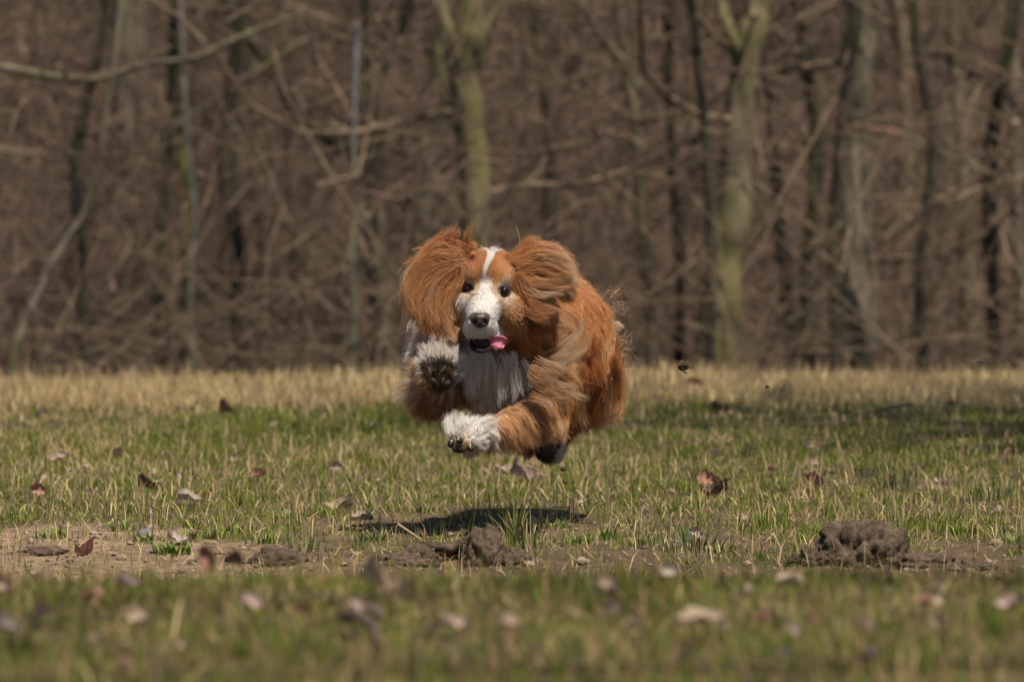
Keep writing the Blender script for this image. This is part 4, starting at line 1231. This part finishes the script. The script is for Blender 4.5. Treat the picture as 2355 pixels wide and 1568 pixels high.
sweeps = [[(560,255),(430,225),(315,300),(250,420),(240,530)], [(560,285),(400,290),(300,390),(262,500),(310,610)], [(555,310),(440,345),(345,430),(300,530),(345,640)],
          [(552,330),(465,400),(400,500),(385,600),(430,690)], [(550,350),(500,440),(460,540),(450,640),(490,720)]]
for i in range(34):
    jx, jy = r1.normal(0, 18, 2) + (-4, -8)
    sw = [(x + jx + r1.normal(0, 14), y + jy + r1.normal(0, 14)) for x, y in sweeps[i % 5]]
    lock(E, sw, .02, .005, r1.uniform(12, 28), int(r1.uniform(34, 60)), [O1, O2, O3, O1, O1, O3][i % 6], [O3, O1, O3, BL, O1, O3, CR][i % 7], taper=.7)
E = "ear_r"
for pts, w, n, c0, c1 in [
  ([(880,290),(960,235),(1080,225),(1165,270),(1200,325)],42,380,O1,O3), ([(890,300),(1000,262),(1120,272),(1212,335)],50,340,O1,BL),
  ([(890,320),(1000,325),(1120,322),(1208,352)],50,360,O1,BL), ([(890,340),(980,382),(1100,385),(1205,385)],39,225,O1,BL),
  ([(890,350),(960,415),(1060,455),(1180,445)],33,195,O1,BL), ([(888,360),(950,460),(1040,520),(1150,510)],33,195,O2,BL),
  ([(886,370),(940,490),(1030,570),(1125,560)],30,180,O2,BL), ([(885,380),(930,510),(1010,600),(1108,602)],28,165,O2,BL),
  ([(882,390),(915,520),(985,630),(1065,655)],24,130,O2,BL), ([(880,270),(940,180),(985,160),(1010,175)],26,90,O1,O3),
  ([(900,270),(1000,190),(1100,220),(1160,255)],20,60,O1,BL), ([(1000,190),(1090,200),(1170,260),(1220,330)],8,14,BL,CR),
  ([(905,215),(900,150),(880,75)],5,6,BL,CR), ([(1140,300),(1215,330),(1222,390),(1190,410)],22,80,BL,CR), ([(1150,400),(1205,410),(1170,470),(1130,500)],18,70,TN,CR)]:
    lock(E, pts, .045, .040, w, n, c0, c1)
fans = [[(890,300),(1000,255),(1110,270),(1195,330)], [(890,325),(1000,330),(1110,330),(1205,360)], [(890,345),(980,390),(1090,410),(1195,410)], [(888,360),(955,450),(1050,500),(1160,490)],
        [(886,375),(940,500),(1020,570),(1125,575)], [(884,390),(920,520),(990,620),(1085,640)]]
for i in range(32):
    jx, jy = r1.normal(0, 17, 2)
    sw = [(x + jx + r1.normal(0, 13), y + jy + r1.normal(0, 15)) for x, y in fans[i % 6]]
    lock(E, sw, .03, .022, r1.uniform(10, 24), int(r1.uniform(30, 52)), [O1, O2, O3, O1][i % 4], [BL, O3, O3, CR, TN, O1][i % 6], taper=.7)
for i in range(70):      # loose hairs blown off the ears
    key, (ax_, ay_, bx_, by_) = (("ear_l", (390, 400, 150, 200)), ("ear_r", (1030, 330, 160, 120)))[i % 2]
    a = r1.uniform(0, 6.28); x0 = ax_ + bx_ * .8 * math.cos(a); y0 = ay_ - by_ * .8 * math.sin(a)
    tx, ty = -math.sin(a), -math.cos(a)
    sg = (1 if i % 4 < 2 else -1); l_ = r1.uniform(50, 130)
    lock(key, [(x0, y0), (x0 + bx_ * .25 * math.cos(a) + sg * tx * l_ * .4, y0 - by_ * .25 * math.sin(a) + sg * ty * l_ * .4), (x0 + bx_ * .32 * math.cos(a) + sg * tx * l_, y0 - by_ * .32 * math.sin(a) + sg * ty * l_ + 10)], .04, .03, 16, 4, O3, [BL, CR, O3][i % 3], taper=.1)
for i in range(64):      # ragged lock ends along the outline of the ears
    key, (ax_, ay_, bx_, by_), (a0, a1) = (("ear_l", (395, 420, 150, 215), (1.2, 4.3)), ("ear_r", (1040, 340, 150, 140), (-1.0, 1.9)))[i % 2]
    a = r1.uniform(a0, a1); x0 = ax_ + bx_ * .82 * math.cos(a); y0 = ay_ - by_ * .82 * math.sin(a)
    tx, ty = (-math.sin(a), -math.cos(a)) if i % 2 == 0 else (math.sin(a), math.cos(a))
    l_ = r1.uniform(40, 110); ou = r1.uniform(.12, .38)
    lock(key, [(x0, y0), (x0 + bx_ * ou * .7 * math.cos(a) + tx * l_ * .35, y0 - by_ * ou * .7 * math.sin(a) + ty * l_ * .35), (x0 + bx_ * ou * math.cos(a) + tx * l_ + r1.normal(0, 12), y0 - by_ * ou * math.sin(a) + ty * l_ + r1.normal(0, 12))], .035, .03, r1.uniform(6, 14), int(r1.uniform(9, 20)), [O1, O3][i % 2], [O3, BL, O1, CR][i % 4], taper=.75)
E = "coat"
for i in range(34):      # hair blown back across the shoulder
    x0 = r1.uniform(800, 960); y0 = r1.uniform(800, 940)
    x1 = r1.uniform(1120, 1300); y1 = y0 - r1.uniform(60, 260)
    lock(E, [(x0, y0), (x0 + 70, y0 + 45), ((x0 + x1) / 2 + 40, y0 + 10), (x1, (y0 + y1) / 2), (x1 + r1.uniform(0, 80), y1)], .13, r1.uniform(.05, .16), 16, 26, [WH, CR, GB][i % 3], [CR, BL, TN][i % 3])
for i in range(30):
    x0 = r1.uniform(960, 1120); y0 = r1.uniform(860, 1080)
    x1 = x0 + r1.uniform(80, 200); y1 = y0 + r1.uniform(-30, 90)
    lock(E, [(x0, y0), ((x0 + x1) / 2, y0 + 35), (x1, y1)], .05, .04, 18, 30, TN, [CR, BL, GB][i % 3])
for i in range(70):      # skirt of long hair hanging from the flank
    x0 = r1.uniform(1170, 1490); y0 = r1.uniform(720, 1000)
    y1 = r1.uniform(1180, 1318); x1 = x0 + r1.uniform(-60, 40) - .12 * (x0 - 1330)
    lock(E, [(x0, y0), (x0 + r1.uniform(-18, 30), (2 * y0 + y1) / 3), (x0 + r1.uniform(-25, 35), (y0 + 2 * y1) / 3), (x1, y1)],
         .26 + .20 * r1.random(), .30 + .25 * r1.random(), r1.uniform(14, 34), int(r1.uniform(30, 70)), [O1, O2, O3, TN][i % 4], [O1, O3, BL, O3][i % 4])
for i in range(22):      # wisps off the rump
    x0 = r1.uniform(1400, 1490); y0 = r1.uniform(480, 1150)
    lock(E, [(x0, y0), (x0 + 35, y0 + r1.uniform(-40, 20)), (x0 + r1.uniform(50, 130), y0 + r1.uniform(-50, 110))], .5, .55, 34, 7, O3, CR, taper=.2)
for i in range(40):      # feathering under the lower fore leg
    x0 = r1.uniform(800, 1160); y0 = 1210 + r1.uniform(-60, 110)
    lock(E, [(x0, y0), (x0 + 25, y0 + 60), (x0 + r1.uniform(-10, 70), min(y0 + r1.uniform(90, 170), 1405 - max(0, x0 - 960) * .35))], .06 + .0003 * (x0 - 800), .08, 18, 34, [TN, O3, TN][i % 3], [BL, CR, TN][i % 3])
for i in range(46):      # feathering behind the lifted paw
    a = r1.uniform(2.2, 4.0); x0 = 380 + 70 * math.cos(a); y0 = 1040 - 60 * math.sin(a)
    l_ = r1.uniform(80, 190)
    lock(E, [(x0, y0), (x0 + l_ * .5 * math.cos(a), y0 - l_ * .5 * math.sin(a) - 8), (x0 + l_ * math.cos(a + .15), y0 - l_ * math.sin(a + .15))], .03, .06, 16, 22, [TN, BR, GB, WH][i % 4], [CR, TN, WH, CR][i % 4])
for i in range(26):
    x0 = r1.uniform(280, 540); y0 = r1.uniform(1080, 1150)
    lock(E, [(x0, y0), (x0 - 12, y0 + 40), (x0 + r1.uniform(-50, 30), y0 + r1.uniform(60, 125))], .12, .11, 18, 22, BR, [BR, TN][i % 2])
for i in range(60):      # wet muddy hair growing between the pads
    x0 = r1.uniform(318, 525); y0 = r1.uniform(935, 1045); a = math.pi / 2 - (x0 - 425) / 320 + r1.normal(0, .3)
    l_ = r1.uniform(25, 70)
    lock(E, [(x0, y0), (x0 + l_ * .5 * math.cos(a), y0 - l_ * .5 * math.sin(a)), (x0 + l_ * math.cos(a + .2), y0 - l_ * math.sin(a + .2))], -.046, -.058, 7, 9, [MU, MU, DK, BR][i % 4], [MU, BR, GW, DK, MU][i % 5], taper=.6)
for i in range(24):      # pale shoulder hair beside the ear
    x0 = r1.uniform(265, 380); y0 = r1.uniform(620, 740)
    lock(E, [(x0, y0), (x0 - 25, y0 + 60), (x0 - r1.uniform(20, 70), y0 + r1.uniform(110, 180))], .14, .12, 16, 20, GW, [WH, CR][i % 2])
for i in range(60):      # spiky wet hair round the pads
    a = r1.uniform(.2, 2.95); x0 = 425 + 88 * math.cos(a); y0 = 945 - 45 * math.sin(a)
    l_ = r1.uniform(30, 75)
    lock(E, [(x0, y0), (x0 + l_ * .5 * math.cos(a), y0 - l_ * .6 * math.sin(a)), (x0 + l_ * .9 * math.cos(a * .9 + .15), y0 - l_ * math.sin(a))], -.045, -.05, 8, 12, MU, [MU, DK, GW, BR][i % 4], taper=.7)
for i in range(64):      # long pale hair round the lifted paw
    a = r1.choice([r1.uniform(.5, 2.7), r1.uniform(-.4, 3.5)]); x0 = 422 + 95 * math.cos(a); y0 = 945 - 75 * math.sin(a)
    l_ = r1.uniform(50, 115) * (.7 + .5 * max(math.sin(a), 0))
    lock(E, [(x0, y0), (x0 + l_ * .5 * math.cos(a), y0 - l_ * .5 * math.sin(a) - 6), (x0 + l_ * math.cos(a) * .9 + r1.normal(0, 14), y0 - l_ * math.sin(a) - r1.uniform(0, 25))], -.02, -.015, 18, 22, [WH, WH, GW, CR][i % 4], [WH, CR, WH, WH][i % 4], taper=.8)
for i in range(30):      # pale upright tuft on the lower paw
    x0 = r1.uniform(470, 660)
    lock(E, [(x0, 1310), (x0 - 4 + (x0 - 570) * .15, 1245), (x0 + max(x0 - 560, -20) * .5 + r1.uniform(-15, 15), 1172 + abs(x0 - 530) * .38 + r1.uniform(-10, 25))], -.05, -.03, 18, 30, WH, WH)
for i in range(18):      # pale wisps from the lower paw over the fore leg
    x0 = r1.uniform(650, 700); y0 = r1.uniform(1270, 1380); l_ = r1.uniform(60, 130)
    lock(E, [(x0, y0), (x0 + l_ * .5, y0 - l_ * .2), (x0 + l_, y0 - l_ * r1.uniform(.4, .75))], -.03, -.025, 16, 24, WH, [WH, CR][i % 2])
for i in range(26):      # bib hanging on the chest
    x0 = r1.uniform(580, 930); y0 = r1.uniform(830, 960)
    lock(E, [(x0, y0), (x0 + r1.uniform(-20, 30), y0 + 80), (x0 + r1.uniform(-20, 40), y0 + r1.uniform(140, 220))], .075, .075, 20, 34, [CW, WH][i % 4 == 0], [GW, CW, WH][i % 3])

def hair_object(name, key, mat, parent):
    p = np.concatenate(SETS[key][0]); c = np.concatenate(SETS[key][1]); rr = np.concatenate(SETS[key][2])
    hc = bpy.data.hair_curves.new(name)
    hc.add_curves([NP] * len(p))
    hc.attributes["position"].data.foreach_set("vector", np.asarray(p, np.float32).ravel())
    ra = hc.attributes.get("radius") or hc.attributes.new("radius", 'FLOAT', 'POINT')
    ra.data.foreach_set("value", np.asarray(rr, np.float32).ravel())
    ca = hc.attributes.new("col", 'FLOAT_COLOR', 'POINT')
    cc = np.ones((len(p) * NP, 4), np.float32); cc[:, :3] = np.clip(c, 0, .9).reshape(-1, 3)
    ca.data.foreach_set("color", cc.ravel())
    hc.materials.append(mat)
    o = bpy.data.objects.new(name, hc); COL.objects.link(o)
    o.parent = parent
    return o

def m_hair():
    nt = NT("dog_hair")
    a = attr(nt)
    nt.l(a.outputs["Color"], nt.b.inputs["Base Color"])
    nt.b.inputs["Roughness"].default_value = .42
    nt.b.inputs["Specular IOR Level"].default_value = .45
    tr = nt.n("ShaderNodeBsdfTranslucent"); nt.l(a.outputs["Color"], tr.inputs[0])
    mx = nt.n("ShaderNodeMixShader"); mx.inputs[0].default_value = .42
    nt.l(nt.b.outputs[0], mx.inputs[1]); nt.l(tr.outputs[0], mx.inputs[2]); nt.l(mx.outputs[0], nt.out.inputs[0])
    return nt.m
M_HAIR = m_hair()
def m_skin():
    nt = NT("undercoat")
    a = attr(nt); nt.l(a.outputs["Color"], nt.b.inputs["Base Color"])
    nt.b.inputs["Roughness"].default_value = .9
    nt.b.inputs["Specular IOR Level"].default_value = .1
    return nt.m

vcol = coat_color(DV.astype(float), r1) * .8
cx_, cy_ = crop_xy(DV)
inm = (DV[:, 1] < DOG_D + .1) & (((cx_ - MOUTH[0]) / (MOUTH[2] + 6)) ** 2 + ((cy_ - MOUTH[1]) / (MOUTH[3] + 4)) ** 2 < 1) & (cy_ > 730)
vcol[inm] = (.012, .008, .008)  # shade inside the mouth painted near-black on the skin
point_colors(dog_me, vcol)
dog_me.polygons.foreach_set("use_smooth", np.ones(len(dog_me.polygons), bool))
dog = add("dog", dog_me, m_skin(), label="orange and white spaniel leaping in mid-air with ears flying and tongue out", cat="dog")
hair_object("coat", "coat", M_HAIR, dog)
for key in ("ear_l", "ear_r"):
    hair_object("ear", key, M_HAIR, dog)

# eyes with lids
M_EYE = m_plain("dark_eye", (.006, .004, .003), .09, .35, 0.0)
M_LID = m_plain("dark_eyelid", (.035, .02, .016), .45, .5, .2)
for ex, ey in ((595, 455), (808, 470)):
    s, nn = hit(ex, ey)
    bm = bmesh.new()
    bmesh.ops.create_uvsphere(bm, u_segments=28, v_segments=18, radius=R(31))
    m_ = bpy.data.meshes.new("eye"); bm.to_mesh(m_); bm.free()
    for pl in m_.polygons: pl.use_smooth = True
    c_ = s + Vector((0, 1, 0)) * R(4)
    eye = add("eye", m_, M_EYE, dog, loc=c_)
    vv, ff = [], []
    NU, NVv = 36, 8
    for iu in range(NU):
        a = iu / NU * 2 * math.pi
        ex_, ez_ = math.cos(a) * R(34), math.sin(a) * R(27)
        for iv in range(NVv):
            b = iv / NVv * 2 * math.pi
            rr = R(6.5)
            dep = -R(14) + .35 * abs(ex_) ** 1.0 * .9
            vv.append((ex_ + math.cos(a) * math.cos(b) * rr, dep + math.sin(b) * rr, ez_ + math.sin(a) * math.cos(b) * rr))
    for iu in range(NU):
        for iv in range(NVv):
            a0 = iu * NVv + iv; a1 = iu * NVv + (iv + 1) % NVv; b0 = ((iu + 1) % NU) * NVv + iv; b1 = ((iu + 1) % NU) * NVv + (iv + 1) % NVv
            ff += [a0, b0, b1, a1]
    lid = add("eyelid", mesh_np("eyelid", vv, ff, 4), M_LID, eye)

# nose leather with nostrils
bm = bmesh.new()
bmesh.ops.create_icosphere(bm, subdivisions=5, radius=1)
for v in bm.verts:
    x, y, z = v.co
    wdt = 57 * (1 + .16 * z) ; hgt = 47
    px_, pz_ = x * wdt, z * hgt
    dep = -y * 44
    if y < 0:
        for sx in (-1, 1):
            d_ = math.hypot((px_ - sx * 27) / 13, (pz_ + 6 + abs(px_) * .1) / 17)
            dep -= 26 * math.exp(-d_ * d_ * 1.3)
        dep -= 7 * math.exp(-(px_ / 5) ** 2) * (1 if pz_ < 10 else .2)
    v.co = (R(px_), -R(dep), R(pz_))
m_ = bpy.data.meshes.new("nose"); bm.to_mesh(m_); bm.free()
for pl in m_.polygons: pl.use_smooth = True
s, nn = hit(667, 640)
add("nose", m_, m_plain("nose_leather", (.014, .010, .009), .5, .4, .0, c2=(.065, .04, .034), scale=120, bump=.5), dog, loc=s + Vector((0, R(10), 0)))

# tongue: a bent slab lolling out of the side of the mouth
def tongue():
    rows = []
    ax = catmull([(676, 778, 0), (712, 772, -.012), (752, 764, -.022), (792, 770, -.026), (818, 782, -.02)], 18)
    wid = np.interp(np.linspace(0, 1, 18), [0, .3, .6, .8, .93, 1], [20, 26, 36, 40, 34, 12])
    vv, ff = [], []
    K = 9
    tang = np.gradient(ax[:, :2], axis=0)
    s0, _ = hit(690, 765)
    for i in range(18):
        t = tang[i] / np.linalg.norm(tang[i]); nrm = np.array([-t[1], t[0]])
        for side in (0, 1):
            for k in range(K):
                w_ = (k / (K - 1) - .5) * 2
                p = ax[i, :2] + nrm * w_ * wid[i]
                groove = .0028 * (1 - abs(w_)) - .006 * w_ * w_ * .3
                dy = -.018 + ax[i, 2] + (groove if side == 0 else groove + .006 * math.sqrt(max(0, 1 - w_ * w_ * .96)))
                vv.append(C(p[0], p[1], 0)[:] if False else (C(p[0], p[1], dy))[:])
    n = K * 2
    for i in range(17):
        for k in range(n):
            seq = list(range(K)) + list(range(2 * K - 1, K - 1, -1))
            a = i * n + seq[k]; b = i * n + seq[(k + 1) % n]
            ff += [a, b, b + n, a + n]
    for i in (0, 17):
        for k in range(K - 1):
            a = i * n + k
            ff += [a, a + 1, a + 1 + K, a + K]
    return mesh_np("tongue", vv, ff, 4)
TONG = add("tongue", tongue(), m_plain("tongue", (.42, .115, .165), .38, .4, .15, c2=(.50, .16, .21), scale=140, bump=.35, sss=.15), dog)

# open mouth, its inner shade painted as a near-black solid
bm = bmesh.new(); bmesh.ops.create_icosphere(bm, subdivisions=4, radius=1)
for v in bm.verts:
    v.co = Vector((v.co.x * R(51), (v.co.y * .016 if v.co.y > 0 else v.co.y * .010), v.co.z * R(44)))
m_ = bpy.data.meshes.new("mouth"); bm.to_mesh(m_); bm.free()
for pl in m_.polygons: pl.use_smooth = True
add("mouth", m_, m_plain("mouth_shade", (.010, .006, .006), .6, .2, c2=(.03, .012, .012), scale=120), dog, loc=C(672, 780, -.032))
# dark lower lip
lp = catmull([C(618, 752, -.028)[:], C(612, 785, -.036)[:], C(632, 812, -.046)[:], C(668, 823, -.052)[:], C(705, 818, -.046)[:], C(734, 798, -.036)[:]], 22)
add("lower_lip", tube_mesh("lower_lip", [Vector(p) for p in lp], [R(7 + 5 * math.sin(math.pi * i / 21)) for i in range(22)]), m_plain("wet_lip", (.010, .008, .009), .6, .12, .0), dog)

# pads and claws
M_PAD = m_plain("muddy_pad", (.022, .018, .014), .92, .12, c2=(.07, .055, .035), scale=150, bump=.8)
M_CLAW = m_plain("horn_claw", (.30, .25, .15), .4, .4)
def pad(cx, cy, rx, ry, rd=.008, push=0.0, parent=dog):
    bm = bmesh.new(); bmesh.ops.create_icosphere(bm, subdivisions=3, radius=1)
    for v in bm.verts:
        n = mnoise.noise(v.co * 2.3 + Vector((cx, cy, 0))) * .16
        v.co = Vector((v.co.x * R(rx), v.co.y * rd, v.co.z * R(ry))) * (1 + n)
    m_ = bpy.data.meshes.new("pad"); bm.to_mesh(m_); bm.free()
    for pl in m_.polygons: pl.use_smooth = True
    s, _ = hit(cx, cy)
    return add("pad", m_, M_PAD, parent, loc=s + Vector((0, push, 0)))
for a in ((425, 1005, 56, 26), (350, 968, 19, 23), (393, 935, 18, 23), (450, 932, 18, 23), (498, 962, 18, 23)):
    pad(*a, rd=.010)
for a in ((545, 1402, 44, 26), (498, 1375, 24, 24), (548, 1352, 22, 20), (612, 1395, 24, 24)):
    pad(*a, rd=.011)
for a in ((1070, 1395, 62, 60), (1020, 1360, 24, 28), (1052, 1335, 22, 26), (1100, 1340, 22, 26), (1128, 1375, 22, 28)):
    pad(*a, rd=.014)
for (cx, cy, dx, dy) in ((606, 1375, 6, 18), (540, 1335, -4, 14), (500, 1350, -6, 14)):
    s, _ = hit(cx, cy)
    s = s + Vector((0, -.014, 0))
    pts = [s, s + Vector((R(dx * .5), -.004, -R(dy * .4))), s + Vector((R(dx), -.006, -R(dy)))]
    add("claw", tube_mesh("claw", pts, [R(6), R(5), R(1)], 6), M_CLAW, dog)
